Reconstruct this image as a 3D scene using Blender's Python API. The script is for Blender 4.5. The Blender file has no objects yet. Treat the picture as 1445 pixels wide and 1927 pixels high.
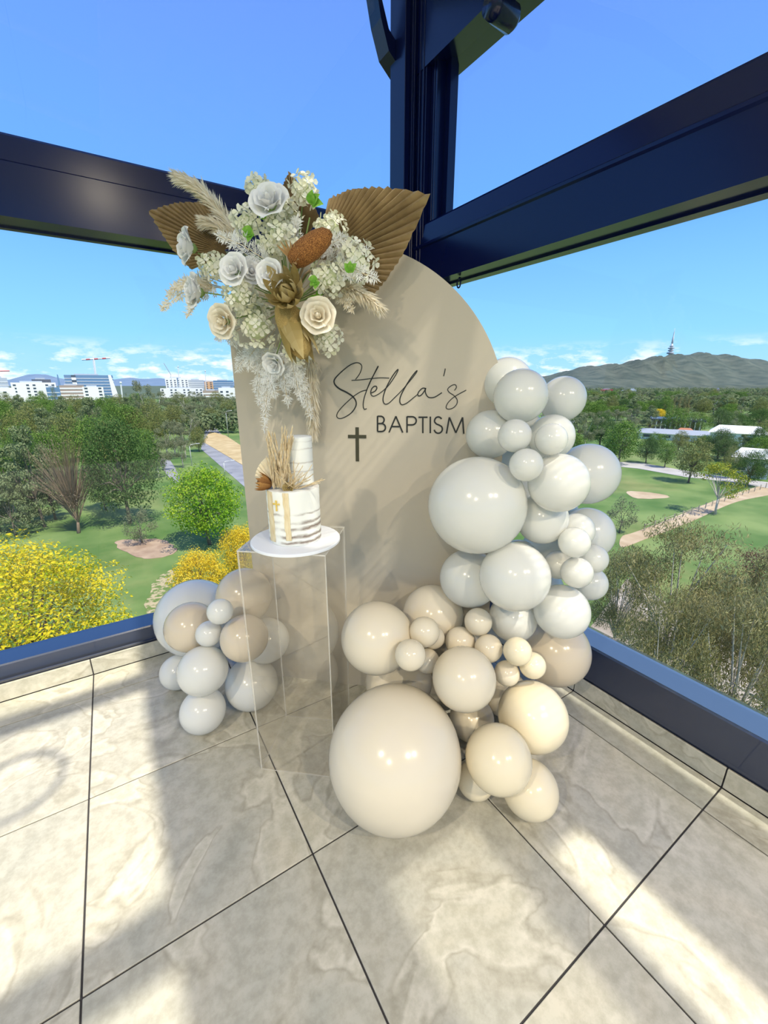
import bpy, bmesh, math, random
from mathutils import Vector, Matrix, Euler, Quaternion

# ------------------------------------------------------------------ camera
scene = bpy.context.scene
COL = scene.collection
EYE = 1.415                      # camera height above the tiled floor
GROUND = -16.585                 # street level below the room
cam_data = bpy.data.cameras.new('camera')
cam = bpy.data.objects.new('camera', cam_data)
COL.objects.link(cam)
cam_data.sensor_fit = 'HORIZONTAL'
cam_data.sensor_width = 36.0
cam_data.lens = 36.0 * 783.0 / 1445.0
cam_data.clip_start = 0.02
cam_data.clip_end = 20000.0
cam.location = (0, 0, EYE)
cam.rotation_euler = (math.radians(90 - 17.074), 0, math.radians(-32.67))
scene.camera = cam

# ------------------------------------------------------------------ sun, sky, exposure
SUN = Vector((0.10, -0.48, 0.87)).normalized()
sun_data = bpy.data.lights.new('sun', 'SUN')
sun_data.energy = 5.4
sun_data.angle = math.radians(0.8)
sun_data.color = (1.0, 0.93, 0.78)
sun = bpy.data.objects.new('sun', sun_data)
sun.rotation_euler = SUN.to_track_quat('Z', 'Y').to_euler()
sun.location = SUN * 40
COL.objects.link(sun)

world = bpy.data.worlds.new('sky')
scene.world = world
world.use_nodes = True
nt = world.node_tree
nt.nodes.clear()
N = nt.nodes.new
L = nt.links.new
wo = N('ShaderNodeOutputWorld'); bg = N('ShaderNodeBackground')
tc = N('ShaderNodeTexCoord'); sep = N('ShaderNodeSeparateXYZ')
L(tc.outputs['Generated'], sep.inputs[0])
ramp = N('ShaderNodeValToRGB')
ramp.color_ramp.elements[0].position = 0.0
ramp.color_ramp.elements[0].color = (0.40, 0.68, 0.94, 1)
ramp.color_ramp.elements[1].position = 1.0
ramp.color_ramp.elements[1].color = (0.10, 0.22, 0.68, 1)
for p, c in ((0.10, (0.26, 0.60, 0.97, 1)), (0.30, (0.145, 0.39, 0.88, 1)), (0.60, (0.13, 0.27, 0.78, 1))):
    e = ramp.color_ramp.elements.new(p); e.color = c
L(sep.outputs['Z'], ramp.inputs[0])
# low cumulus clouds along the horizon
mp = N('ShaderNodeMapping'); mp.inputs['Scale'].default_value = (9, 9, 26)
L(tc.outputs['Generated'], mp.inputs[0])
nz = N('ShaderNodeTexNoise'); nz.inputs['Scale'].default_value = 1.6; nz.inputs['Detail'].default_value = 7; nz.inputs['Roughness'].default_value = 0.6
L(mp.outputs[0], nz.inputs['Vector'])
cr = N('ShaderNodeValToRGB'); cr.color_ramp.elements[0].position = 0.48; cr.color_ramp.elements[1].position = 0.61
L(nz.outputs['Fac'], cr.inputs[0])
band = N('ShaderNodeValToRGB')
band.color_ramp.elements[0].position = 0.0; band.color_ramp.elements[0].color = (.9, .9, .9, 1)
band.color_ramp.elements[1].position = 0.085; band.color_ramp.elements[1].color = (0, 0, 0, 1)
e = band.color_ramp.elements.new(0.045); e.color = (.9, .9, .9, 1)
L(sep.outputs['Z'], band.inputs[0])
mul = N('ShaderNodeMath'); mul.operation = 'MULTIPLY'
L(cr.outputs[0], mul.inputs[0]); L(band.outputs[0], mul.inputs[1])
mix = N('ShaderNodeMixRGB'); mix.inputs[2].default_value = (0.95, 0.97, 1.0, 1)
L(mul.outputs[0], mix.inputs[0]); L(ramp.outputs[0], mix.inputs[1])
L(mix.outputs[0], bg.inputs[0]); bg.inputs[1].default_value = 1.1
L(bg.outputs[0], wo.inputs[0])

scene.view_settings.view_transform = 'Standard'
scene.view_settings.look = 'None'
scene.view_settings.exposure = 0.28
scene.view_settings.gamma = 1.0
scene.view_settings.use_curve_mapping = False
scene.cycles.max_bounces = 12
scene.cycles.transparent_max_bounces = 24
scene.cycles.sample_clamp_indirect = 6.0

random.seed(11)

# ------------------------------------------------------------------ helpers
def link(o, parent=None):
    COL.objects.link(o)
    if parent is not None:
        o.parent = parent
    return o

def tag(o, label=None, cat=None, group=None, kind=None):
    if label: o['label'] = label
    if cat: o['category'] = cat
    if group: o['group'] = group
    if kind: o['kind'] = kind
    return o

def empty(name, loc=(0, 0, 0), rz=0.0):
    o = bpy.data.objects.new(name, None)
    o.empty_display_size = 0.05
    o.location = loc
    o.rotation_euler = (0, 0, rz)
    return link(o)

def obj(name, me, mat=None, parent=None, loc=None, rot=None, smooth=False):
    if isinstance(me, bmesh.types.BMesh):
        bm = me
        me = bpy.data.meshes.new(name)
        bm.to_mesh(me); bm.free()
    if mat is not None and len(me.materials) == 0:
        for m in (mat if isinstance(mat, (list, tuple)) else (mat,)):
            me.materials.append(m)
    if smooth:
        me.polygons.foreach_set('use_smooth', [True] * len(me.polygons))
    o = bpy.data.objects.new(name, me)
    if loc is not None: o.location = loc
    if rot is not None: o.rotation_euler = rot
    return link(o, parent)

def pymesh(name, verts, faces, mat=None, smooth=False, tone=None):
    me = bpy.data.meshes.new(name)
    me.from_pydata(verts, [], faces)
    if mat is not None:
        for m in (mat if isinstance(mat, (list, tuple)) else (mat,)):
            me.materials.append(m)
    if smooth:
        me.polygons.foreach_set('use_smooth', [True] * len(me.polygons))
    if tone is not None:
        a = me.attributes.new('tone', 'FLOAT', 'FACE')
        a.data.foreach_set('value', tone)
    me.update()
    return me

def box(bm, x0, x1, y0, y1, z0, z1, bevel=0.0):
    v = [bm.verts.new(p) for p in ((x0,y0,z0),(x1,y0,z0),(x1,y1,z0),(x0,y1,z0),(x0,y0,z1),(x1,y0,z1),(x1,y1,z1),(x0,y1,z1))]
    fs = [bm.faces.new([v[i] for i in f]) for f in ((3,2,1,0),(4,5,6,7),(0,1,5,4),(1,2,6,5),(2,3,7,6),(3,0,4,7))]
    if bevel > 0:
        es = set(e for f in fs for e in f.edges)
        bmesh.ops.bevel(bm, geom=list(es), offset=bevel, segments=1, affect='EDGES')
    return v

def box_mesh(name, x0, x1, y0, y1, z0, z1, mat, bevel=0.0):
    bm = bmesh.new(); box(bm, x0, x1, y0, y1, z0, z1, bevel)
    me = bpy.data.meshes.new(name); bm.to_mesh(me); bm.free()
    me.materials.append(mat)
    return me

def tube_data(path, radii, seg=6, V=None, F=None, cap=True):
    """tapered tube along a list of points; appends to V, F"""
    V = [] if V is None else V
    F = [] if F is None else F
    path = [Vector(p) for p in path]
    n = len(path)
    base = len(V)
    ref = Vector((0.13, 0.21, 0.97))
    for i, p in enumerate(path):
        t = (path[min(i + 1, n - 1)] - path[max(i - 1, 0)])
        if t.length < 1e-9: t = Vector((0, 0, 1))
        t.normalize()
        if abs(t.dot(ref)) > 0.97: r0 = Vector((1, 0, 0))
        else: r0 = ref
        a = t.cross(r0).normalized(); b = t.cross(a)
        r = radii[i] if hasattr(radii, '__len__') else radii
        for k in range(seg):
            an = 2 * math.pi * k / seg
            V.append(p + (a * math.cos(an) + b * math.sin(an)) * r)
    for i in range(n - 1):
        for k in range(seg):
            k2 = (k + 1) % seg
            F.append((base + i * seg + k, base + i * seg + k2, base + (i + 1) * seg + k2, base + (i + 1) * seg + k))
    if cap:
        F.append(tuple(base + k for k in range(seg))[::-1])
        F.append(tuple(base + (n - 1) * seg + k for k in range(seg)))
    return V, F

def lathe_data(profile, seg=32, V=None, F=None):
    V = [] if V is None else V
    F = [] if F is None else F
    base = len(V); n = len(profile)
    for r, z in profile:
        for k in range(seg):
            an = 2 * math.pi * k / seg
            V.append((r * math.cos(an), r * math.sin(an), z))
    for i in range(n - 1):
        for k in range(seg):
            k2 = (k + 1) % seg
            F.append((base + i * seg + k, base + i * seg + k2, base + (i + 1) * seg + k2, base + (i + 1) * seg + k))
    F.append(tuple(base + k for k in range(seg))[::-1])
    F.append(tuple(base + (n - 1) * seg + k for k in range(seg)))
    return V, F

def spline(pts, per=8):
    """Catmull-Rom through 2D/3D points"""
    P = [Vector(p) for p in pts]
    out = []
    for i in range(len(P) - 1):
        p0 = P[max(i - 1, 0)]; p1 = P[i]; p2 = P[i + 1]; p3 = P[min(i + 2, len(P) - 1)]
        for k in range(per):
            t = k / per
            out.append(0.5 * ((2 * p1) + (p2 - p0) * t + (2 * p0 - 5 * p1 + 4 * p2 - p3) * t * t + (3 * p1 - p0 - 3 * p2 + p3) * t ** 3))
    out.append(P[-1])
    return out

# ------------------------------------------------------------------ materials
def mat(name, color=(.8, .8, .8), rough=0.5, metal=0.0, spec=0.5, coat=0.0):
    m = bpy.data.materials.new(name); m.use_nodes = True
    b = m.node_tree.nodes['Principled BSDF']
    b.inputs['Base Color'].default_value = (*color, 1)
    b.inputs['Roughness'].default_value = rough
    b.inputs['Metallic'].default_value = metal
    b.inputs['Specular IOR Level'].default_value = spec
    if coat: b.inputs['Coat Weight'].default_value = coat
    return m

def noisy(name, c1, c2, scale=8.0, rough=0.6, detail=4.0, bump=0.0, coord='Object', stretch=(1, 1, 1), spec=0.4, lo=0.35, hi=0.65, dist=0.0):
    m = mat(name, c1, rough, spec=spec)
    t = m.node_tree; b = t.nodes['Principled BSDF']
    tcn = t.nodes.new('ShaderNodeTexCoord'); mpn = t.nodes.new('ShaderNodeMapping')
    mpn.inputs['Scale'].default_value = stretch
    n = t.nodes.new('ShaderNodeTexNoise'); n.inputs['Scale'].default_value = scale; n.inputs['Detail'].default_value = detail
    n.inputs['Distortion'].default_value = dist
    r = t.nodes.new('ShaderNodeValToRGB')
    r.color_ramp.elements[0].position = lo; r.color_ramp.elements[0].color = (*c1, 1)
    r.color_ramp.elements[1].position = hi; r.color_ramp.elements[1].color = (*c2, 1)
    t.links.new(tcn.outputs[coord], mpn.inputs[0]); t.links.new(mpn.outputs[0], n.inputs['Vector'])
    t.links.new(n.outputs['Fac'], r.inputs[0]); t.links.new(r.outputs[0], b.inputs['Base Color'])
    if bump:
        bn = t.nodes.new('ShaderNodeBump'); bn.inputs['Strength'].default_value = bump
        t.links.new(n.outputs['Fac'], bn.inputs['Height']); t.links.new(bn.outputs[0], b.inputs['Normal'])
    return m

def leafy(name, cols, translucent=0.35, rough=0.5):
    """leaf material: tone attribute picks the leaf's own colour, some light passes through"""
    m = bpy.data.materials.new(name); m.use_nodes = True
    t = m.node_tree; t.nodes.clear()
    out = t.nodes.new('ShaderNodeOutputMaterial')
    at = t.nodes.new('ShaderNodeAttribute'); at.attribute_name = 'tone'
    r = t.nodes.new('ShaderNodeValToRGB')
    els = r.color_ramp.elements
    els[0].color = (*cols[0], 1); els[1].color = (*cols[-1], 1)
    for i in range(1, len(cols) - 1):
        e = els.new(i / (len(cols) - 1)); e.color = (*cols[i], 1)
    t.links.new(at.outputs['Fac'], r.inputs[0])
    d = t.nodes.new('ShaderNodeBsdfDiffuse'); tr = t.nodes.new('ShaderNodeBsdfTranslucent'); mx = t.nodes.new('ShaderNodeMixShader')
    mx.inputs[0].default_value = translucent
    t.links.new(r.outputs[0], d.inputs[0]); t.links.new(r.outputs[0], tr.inputs[0])
    t.links.new(d.outputs[0], mx.inputs[1]); t.links.new(tr.outputs[0], mx.inputs[2])
    t.links.new(mx.outputs[0], out.inputs[0])
    return m

def clear(name, tint=(1, 1, 1), f0=.04, gain=1.0, rough=0.0):
    """thin clear sheet: passes light straight through and mirrors more at grazing angles (Schlick)"""
    m = bpy.data.materials.new(name); m.use_nodes = True
    t = m.node_tree; t.nodes.clear()
    out = t.nodes.new('ShaderNodeOutputMaterial')
    tr = t.nodes.new('ShaderNodeBsdfTransparent'); tr.inputs[0].default_value = (*tint, 1)
    g = t.nodes.new('ShaderNodeBsdfGlossy'); g.inputs['Roughness'].default_value = rough
    lw = t.nodes.new('ShaderNodeLayerWeight'); lw.inputs[0].default_value = .5
    pw = t.nodes.new('ShaderNodeMath'); pw.operation = 'POWER'; pw.inputs[1].default_value = 4.0
    mu = t.nodes.new('ShaderNodeMath'); mu.operation = 'MULTIPLY_ADD'; mu.inputs[1].default_value = (1 - f0) * gain; mu.inputs[2].default_value = f0 * gain; mu.use_clamp = True
    mx = t.nodes.new('ShaderNodeMixShader')
    t.links.new(lw.outputs['Facing'], pw.inputs[0]); t.links.new(pw.outputs[0], mu.inputs[0]); t.links.new(mu.outputs[0], mx.inputs[0])
    t.links.new(tr.outputs[0], mx.inputs[1]); t.links.new(g.outputs[0], mx.inputs[2]); t.links.new(mx.outputs[0], out.inputs[0])
    return m

def latex(name, col, trans=0.22):
    m = bpy.data.materials.new(name); m.use_nodes = True
    t = m.node_tree; t.nodes.clear()
    out = t.nodes.new('ShaderNodeOutputMaterial')
    d = t.nodes.new('ShaderNodeBsdfDiffuse'); d.inputs[0].default_value = (*col, 1)
    tr = t.nodes.new('ShaderNodeBsdfTranslucent'); tr.inputs[0].default_value = (*col, 1)
    mx = t.nodes.new('ShaderNodeMixShader'); mx.inputs[0].default_value = trans
    g = t.nodes.new('ShaderNodeBsdfGlossy'); g.inputs['Roughness'].default_value = 0.17
    fr = t.nodes.new('ShaderNodeFresnel'); fr.inputs[0].default_value = 1.45
    m2 = t.nodes.new('ShaderNodeMixShader')
    t.links.new(d.outputs[0], mx.inputs[1]); t.links.new(tr.outputs[0], mx.inputs[2])
    t.links.new(fr.outputs[0], m2.inputs[0]); t.links.new(mx.outputs[0], m2.inputs[1]); t.links.new(g.outputs[0], m2.inputs[2])
    t.links.new(m2.outputs[0], out.inputs[0])
    return m

def stone_tile():
    m = bpy.data.materials.new('travertine_tile'); m.use_nodes = True
    t = m.node_tree; b = t.nodes['Principled BSDF']
    n = t.nodes.new; l = t.links.new
    geo = n('ShaderNodeNewGeometry'); oi = n('ShaderNodeObjectInfo')
    off = n('ShaderNodeVectorMath'); off.operation = 'SCALE'; off.inputs[0].default_value = (7.3, 3.1, 5.7)
    l(oi.outputs['Random'], off.inputs['Scale'])
    add = n('ShaderNodeVectorMath'); add.operation = 'ADD'
    l(geo.outputs['Position'], add.inputs[0]); l(off.outputs[0], add.inputs[1])
    n1 = n('ShaderNodeTexNoise'); n1.inputs['Scale'].default_value = 1.9; n1.inputs['Detail'].default_value = 3.5; n1.inputs['Roughness'].default_value = .5; n1.inputs['Distortion'].default_value = 1.7
    l(add.outputs[0], n1.inputs['Vector'])
    r1 = n('ShaderNodeValToRGB'); e = r1.color_ramp.elements
    e[0].position = .30; e[0].color = (.345, .345, .30, 1)
    e[1].position = .72; e[1].color = (.49, .46, .375, 1)
    for p, c in ((.43, (.40, .39, .335, 1)), (.475, (.415, .40, .34, 1)), (.497, (.35, .335, .275, 1)), (.525, (.495, .475, .405, 1)), (.575, (.435, .42, .35, 1))):
        q = e.new(p); q.color = c
    l(n1.outputs['Fac'], r1.inputs[0])
    n2 = n('ShaderNodeTexNoise'); n2.inputs['Scale'].default_value = 26; n2.inputs['Detail'].default_value = 6; n2.inputs['Roughness'].default_value = .7
    l(add.outputs[0], n2.inputs['Vector'])
    r2 = n('ShaderNodeValToRGB'); r2.color_ramp.elements[0].position = .38; r2.color_ramp.elements[0].color = (.80, .79, .74, 1)
    r2.color_ramp.elements[1].position = .6; r2.color_ramp.elements[1].color = (1.06, 1.05, 1.03, 1)
    l(n2.outputs['Fac'], r2.inputs[0])
    mm = n('ShaderNodeMixRGB'); mm.blend_type = 'MULTIPLY'; mm.inputs[0].default_value = .8
    l(r1.outputs[0], mm.inputs[1]); l(r2.outputs[0], mm.inputs[2]); l(mm.outputs[0], b.inputs['Base Color'])
    b.inputs['Roughness'].default_value = .34
    b.inputs['Specular IOR Level'].default_value = .4
    bp = n('ShaderNodeBump'); bp.inputs['Strength'].default_value = .03; l(n2.outputs['Fac'], bp.inputs['Height']); l(bp.outputs[0], b.inputs['Normal'])
    return m

M = {}
M['tile'] = stone_tile()
M['grout'] = mat('grout', (.03, .028, .03), .9)
M['navy'] = mat('navy_powder_coat', (.002, .005, .050), .20, spec=.42)
M['navy_rough'] = mat('navy_sill_coat', (.007, .017, .050), .30, spec=1.0, coat=.6)
M['glass'] = clear('window_glass', (.965, .98, .99), .04, .40)
M['ceiling'] = noisy('ceiling_paint', (.80, .79, .78), (.84, .83, .82), 3, .8)
M['board'] = noisy('matte_beige_board', (.455, .405, .32), (.475, .425, .338), 2.0, .6, spec=.3)
M['board_edge'] = mat('board_edge', (.80, .77, .70), .7)
M['ink'] = mat('black_vinyl', (.008, .008, .006), .45)
M['ink_olive'] = mat('dark_olive_vinyl', (.045, .042, .022), .35)
M['acrylic'] = clear('clear_acrylic', (.992, .988, .98), .05, 1.0)
M['acrylic_edge'] = clear('acrylic_polished_edge', (.90, .88, .82), .10, 1.0, .15)
_t = M['acrylic_edge'].node_tree; _o = _t.nodes['Material Output']; _p = _o.inputs[0].links[0].from_socket
_d = _t.nodes.new('ShaderNodeBsdfDiffuse'); _d.inputs[0].default_value = (.92, .90, .84, 1); _m = _t.nodes.new('ShaderNodeMixShader'); _m.inputs[0].default_value = .45
_t.links.new(_p, _m.inputs[1]); _t.links.new(_d.outputs[0], _m.inputs[2]); _t.links.new(_m.outputs[0], _o.inputs[0])
M['white_board'] = mat('cake_board_white', (.80, .82, .86), .35)
M['lat_w'] = latex('latex_white', (.94, .935, .875), .38)
M['lat_c'] = latex('latex_cream', (.84, .755, .59))
M['lat_t'] = latex('latex_sand', (.76, .65, .49))
M['lat_p'] = latex('latex_ivory', (.90, .80, .58))
M['knot'] = mat('latex_knot', (.60, .56, .48), .4)

# ------------------------------------------------------------------ measured positions (metres)
SCRIPT_STROKES = {'S': [(0.3966, 1.433), (0.411, 1.4505), (0.4201, 1.4687), (0.4216, 1.4828), (0.4139, 1.4917), (0.3987, 1.4938), (0.3744, 1.4851), (0.3429, 1.463), (0.3177, 1.4405), (0.3095, 1.4261), (0.3144, 1.4115), (0.3319, 1.3969), (0.3585, 1.3844), (0.3828, 1.369), (0.3958, 1.3509), (0.3954, 1.3318), (0.3791, 1.3081), (0.3537, 1.2906), (0.3305, 1.2825), (0.3169, 1.288), (0.3188, 1.3032), (0.3341, 1.3227), (0.362, 1.3486), (0.3895, 1.3707), (0.4165, 1.3867), (0.4387, 1.393)], 't': [(0.4387, 1.39), (0.4531, 1.4198), (0.4699, 1.4515), (0.483, 1.4764), (0.4865, 1.4804), (0.483, 1.4732), (0.4699, 1.4515), (0.4567, 1.4288), (0.4423, 1.3971), (0.4294, 1.3616), (0.4255, 1.3342), (0.4297, 1.3202), (0.4392, 1.3224)], 'tb': [(0.3806, 1.4293), (0.4173, 1.4313), (0.4611, 1.4361), (0.4958, 1.4385), (0.5295, 1.4376)], 'ella': [(0.4575, 1.3818), (0.473, 1.3889), (0.4805, 1.3992), (0.4783, 1.4066), (0.4696, 1.4066), (0.4599, 1.3971), (0.4562, 1.3826), (0.4597, 1.3735), (0.4693, 1.3702), (0.4891, 1.3794), (0.5131, 1.3972), (0.5326, 1.4177), (0.5559, 1.4512), (0.5634, 1.4672), (0.5579, 1.4648), (0.5389, 1.44), (0.5175, 1.4013), (0.5066, 1.3703), (0.5057, 1.3516), (0.5132, 1.3403), (0.5285, 1.3446), (0.5523, 1.3664), (0.5758, 1.3891), (0.599, 1.4148), (0.6271, 1.4486), (0.6361, 1.4628), (0.6311, 1.4605), (0.6114, 1.4358), (0.5865, 1.3953), (0.5731, 1.3665), (0.572, 1.3478), (0.5808, 1.3383), (0.6001, 1.3459), (0.6255, 1.3659), (0.6423, 1.3791)], 'a': [(0.6705, 1.3995), (0.6587, 1.4003), (0.6471, 1.3905), (0.641, 1.3791), (0.6446, 1.3718), (0.6551, 1.3759), (0.6665, 1.3914), (0.6705, 1.4003), (0.6691, 1.3894), (0.6742, 1.3752), (0.685, 1.3662), (0.706, 1.3679), (0.7326, 1.3843)], 'ap': [(0.7418, 1.471), (0.7399, 1.4592), (0.7364, 1.4443)], 's': [(0.7791, 1.3925), (0.786, 1.4029), (0.7823, 1.4125), (0.7708, 1.4117), (0.7568, 1.4017), (0.7543, 1.3936), (0.7617, 1.3844), (0.7788, 1.3735), (0.7907, 1.3594), (0.7907, 1.3432), (0.7781, 1.3287), (0.7603, 1.3232), (0.7508, 1.3297), (0.7572, 1.347), (0.7751, 1.3654), (0.7971, 1.3797), (0.823, 1.3938)]}
CAPITAL_STROKES = {'B': [[(0.4831, 1.2943), (0.4828, 1.2337)], [(0.483, 1.2934), (0.4955, 1.2936), (0.4955, 1.2936), (0.4999, 1.2929), (0.5038, 1.291), (0.507, 1.2879), (0.509, 1.284), (0.5097, 1.2796), (0.509, 1.2752), (0.507, 1.2712), (0.5038, 1.2681), (0.4998, 1.266), (0.4954, 1.2652), (0.4829, 1.265)], [(0.4829, 1.265), (0.499, 1.2653), (0.499, 1.2653), (0.504, 1.2646), (0.5084, 1.2624), (0.512, 1.259), (0.5143, 1.2547), (0.515, 1.2499), (0.5143, 1.2451), (0.512, 1.2407), (0.5084, 1.2372), (0.5039, 1.2349), (0.4989, 1.234), (0.4828, 1.2337)]], 'A': [[(0.5294, 1.2311), (0.5564, 1.2943)], [(0.5564, 1.2943), (0.5844, 1.2312)], [(0.5377, 1.2542), (0.5762, 1.2544)]], 'P': [[(0.6006, 1.294), (0.6016, 1.2315)], [(0.6006, 1.2931), (0.6205, 1.2933), (0.6205, 1.2933), (0.6256, 1.2926), (0.6303, 1.2905), (0.634, 1.2871), (0.6364, 1.2827), (0.6373, 1.2779), (0.6367, 1.273), (0.6344, 1.2686), (0.6308, 1.2651), (0.6263, 1.2628), (0.6212, 1.2619), (0.6011, 1.2616)]], 'T': [[(0.6457, 1.2915), (0.6809, 1.292)], [(0.6625, 1.2917), (0.6642, 1.2305)]], 'I': [[(0.6916, 1.2946), (0.6936, 1.231)]], 'S': [[(0.7351, 1.2861), (0.7319, 1.29), (0.7279, 1.2926), (0.7232, 1.2937), (0.7186, 1.2932), (0.7143, 1.291), (0.711, 1.2875), (0.709, 1.283), (0.7084, 1.278), (0.7094, 1.2738), (0.716, 1.2667), (0.7269, 1.2627), (0.7365, 1.2573), (0.7387, 1.2531), (0.7399, 1.2479), (0.7393, 1.2426), (0.7371, 1.2378), (0.7334, 1.2341), (0.7287, 1.2318), (0.7235, 1.2312), (0.7184, 1.2323), (0.7139, 1.2351), (0.7104, 1.2393), (0.7085, 1.2443)]], 'M': [[(0.7564, 1.2309), (0.7647, 1.2926)], [(0.7647, 1.2926), (0.7924, 1.2341)], [(0.7924, 1.2341), (0.815, 1.2932)], [(0.815, 1.2932), (0.823, 1.2312)]]}
CROSS_BARS = [[(0.3992, 1.249), (0.3979, 1.1107)], [(0.3607, 1.2116), (0.4364, 1.2122)]]
BAL = {'W1': [1.2834, 1.1408, 1.4177, 0.0946, 'w'], 'W2': [1.1712, 0.9756, 1.376, 0.0889, 'w'], 'W3': [1.4188, 0.9867, 1.3623, 0.0816, 'w'], 'W4': [1.1496, 1.0799, 1.2406, 0.0867, 'w'], 'W5': [1.0644, 0.895, 1.2593, 0.052, 'w'], 'W6': [1.3017, 0.931, 1.237, 0.0781, 'w'], 'W7': [1.1476, 0.8216, 1.25, 0.0493, 'w'], 'W8': [1.0499, 0.8288, 1.1778, 0.0506, 'w'], 'W9': [1.0222, 0.9964, 1.0121, 0.1687, 'w'], 'W10': [1.1934, 0.8077, 1.1071, 0.0954, 'w'], 'W11': [1.5145, 0.9063, 1.0832, 0.1162, 'w'], 'W12': [1.2425, 0.8888, 0.9543, 0.0901, 'w'], 'W13': [1.5127, 0.8722, 0.8495, 0.1034, 'w'], 'W14': [1.3677, 0.8277, 0.9041, 0.0628, 'w'], 'W15': [1.2579, 0.7632, 0.901, 0.0515, 'w'], 'W16': [1.4084, 0.773, 0.8019, 0.0525, 'w'], 'W17': [1.2956, 0.7608, 0.7802, 0.0541, 'w'], 'W18': [1.4884, 0.8141, 0.6632, 0.0662, 'w'], 'W19': [1.3517, 0.871, 0.754, 0.0544, 'w'], 'W20': [1.091, 0.8624, 0.7767, 0.1197, 'w'], 'W21': [1.0841, 1.0709, 0.6864, 0.1148, 'w'], 'W22': [1.2912, 0.7938, 0.6106, 0.0986, 'w'], 'W23': [1.213, 0.9465, 0.5301, 0.093, 'w'], 'W24': [1.2539, 0.982, 0.7605, 0.0768, 'w'], 'T1': [1.4526, 0.9014, 0.3127, 0.1462, 't'], 'C1': [0.6962, 1.1346, 0.5222, 0.1318, 'c'], 'C2': [0.9916, 1.1738, 0.5023, 0.123, 'c'], 'C3': [0.8223, 1.0148, 0.5674, 0.0536, 'c'], 'C4': [0.7142, 0.9513, 0.5519, 0.0516, 'c'], 'C5': [0.8921, 1.0472, 0.5006, 0.043, 'c'], 'C6': [0.8417, 1.0167, 0.4355, 0.0456, 'c'], 'C7': [0.9869, 0.9993, 0.4741, 0.057, 'c'], 'C8': [1.0392, 0.9652, 0.5618, 0.0514, 'c'], 'C9': [1.034, 0.9006, 0.486, 0.0507, 'c'], 'P1': [1.0708, 0.8017, 0.5184, 0.049, 'p'], 'P2': [1.1328, 0.779, 0.4496, 0.0467, 'p'], 'C10': [1.0684, 0.8346, 0.4065, 0.0454, 'c'], 'C11': [0.8797, 0.8625, 0.4461, 0.1081, 'c'], 'C12': [1.0591, 0.9783, 0.0905, 0.0905, 'c'], 'P3': [1.1171, 0.742, 0.261, 0.1225, 'p'], 'P4': [0.891, 0.6959, 0.2416, 0.1062, 'p'], 'P5': [1.0024, 0.6405, 0.0933, 0.0933, 'p'], 'P6': [0.8895, 0.7814, 0.0651, 0.0651, 'p'], 'G1': [0.6229, 0.9042, 0.2214, 0.2214, 'g'], 'C13': [0.8612, 1.2306, 0.1906, 0.1406, 'c'], 'F1': [1.5618, 1.0538, 0.88, 0.0932, 'w'], 'F2': [1.4722, 1.0236, 0.5464, 0.1035, 'w'], 'F3': [1.2689, 0.991, 0.1111, 0.1012, 'c'], 'F4': [1.1219, 1.0863, 0.3026, 0.1005, 'c'], 'F5': [1.3342, 1.0802, 1.2341, 0.0794, 'w'], 'F6': [1.3656, 1.172, 1.0983, 0.0824, 'w'], 'F7': [1.3908, 1.0478, 0.9778, 0.0836, 'w'], 'F8': [1.4538, 1.0162, 0.7426, 0.0912, 'w'], 'L1': [0.1979, 2.0464, 0.3027, 0.1889, 'w'], 'L2': [0.147, 1.7842, 0.407, 0.1068, 't'], 'L3': [0.3744, 1.7345, 0.5171, 0.1207, 't'], 'L4': [0.3116, 1.5274, 0.4374, 0.0938, 't'], 'L5': [0.432, 1.6588, 0.3069, 0.1014, 'w'], 'L6': [0.2351, 1.5384, 0.5767, 0.0488, 'w'], 'L7': [0.1969, 1.6369, 0.4372, 0.0523, 'w'], 'L8': [0.1517, 1.6038, 0.2986, 0.0984, 'w'], 'L9': [0.0774, 1.9675, 0.0826, 0.0826, 'w'], 'L10': [0.1306, 1.6242, 0.0924, 0.0924, 'w'], 'L11': [0.3457, 1.6497, 0.1154, 0.1154, 'w']}
ROSES = [([0.5215, 1.4746, 1.9599], 0.0637, (0.05, 0.55), 'w'), ([0.303, 1.6989, 1.8556], 0.0579, (-1.0, 0.1), 'w'), ([0.404, 1.5134, 1.7627], 0.0521, (-0.1, 0.2), 'w'), ([0.464, 1.5265, 1.7699], 0.042, (0.5, 0.1), 'w'), ([0.4924, 1.4335, 1.744], 0.0478, (-0.1, 0.1), 'w'), ([0.3051, 1.6701, 1.717], 0.0579, (-0.8, 0.15), 'w'), ([0.3692, 1.5852, 1.6177], 0.0565, (-0.25, -0.1), 'c'), ([0.6104, 1.3403, 1.6237], 0.0579, (0.15, 0.1), 'c'), ([0.5281, 1.5629, 1.4852], 0.0449, (-0.2, -0.5), 'w'), ([0.4678, 1.6309, 1.8973], 0.0362, (-0.4, 0.5), 'w')]
CLUSTERS = [([0.5288, 1.5893, 2.0271], 0.042), ([0.6321, 1.4555, 2.0029], 0.0521), ([0.4768, 1.5688, 1.9206], 0.0543), ([0.5574, 1.5364, 1.9229], 0.0507), ([0.6123, 1.5542, 1.9666], 0.0434), ([0.3792, 1.684, 1.7993], 0.0471), ([0.4296, 1.5576, 1.7026], 0.0616), ([0.7049, 1.4166, 1.8991], 0.0543), ([0.6566, 1.3524, 1.7399], 0.0579), ([0.7438, 1.3276, 1.795], 0.0652), ([0.6704, 1.4208, 1.5726], 0.0579), ([0.4845, 1.5888, 1.6099], 0.0869), ([0.541, 1.5243, 1.8534], 0.0507), ([0.5491, 1.4496, 1.8539], 0.0434), ([0.4897, 1.638, 1.6688], 0.0652), ([0.7417, 1.3969, 1.7335], 0.0579), ([0.6073, 1.5318, 1.5241], 0.0434)]
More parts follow.
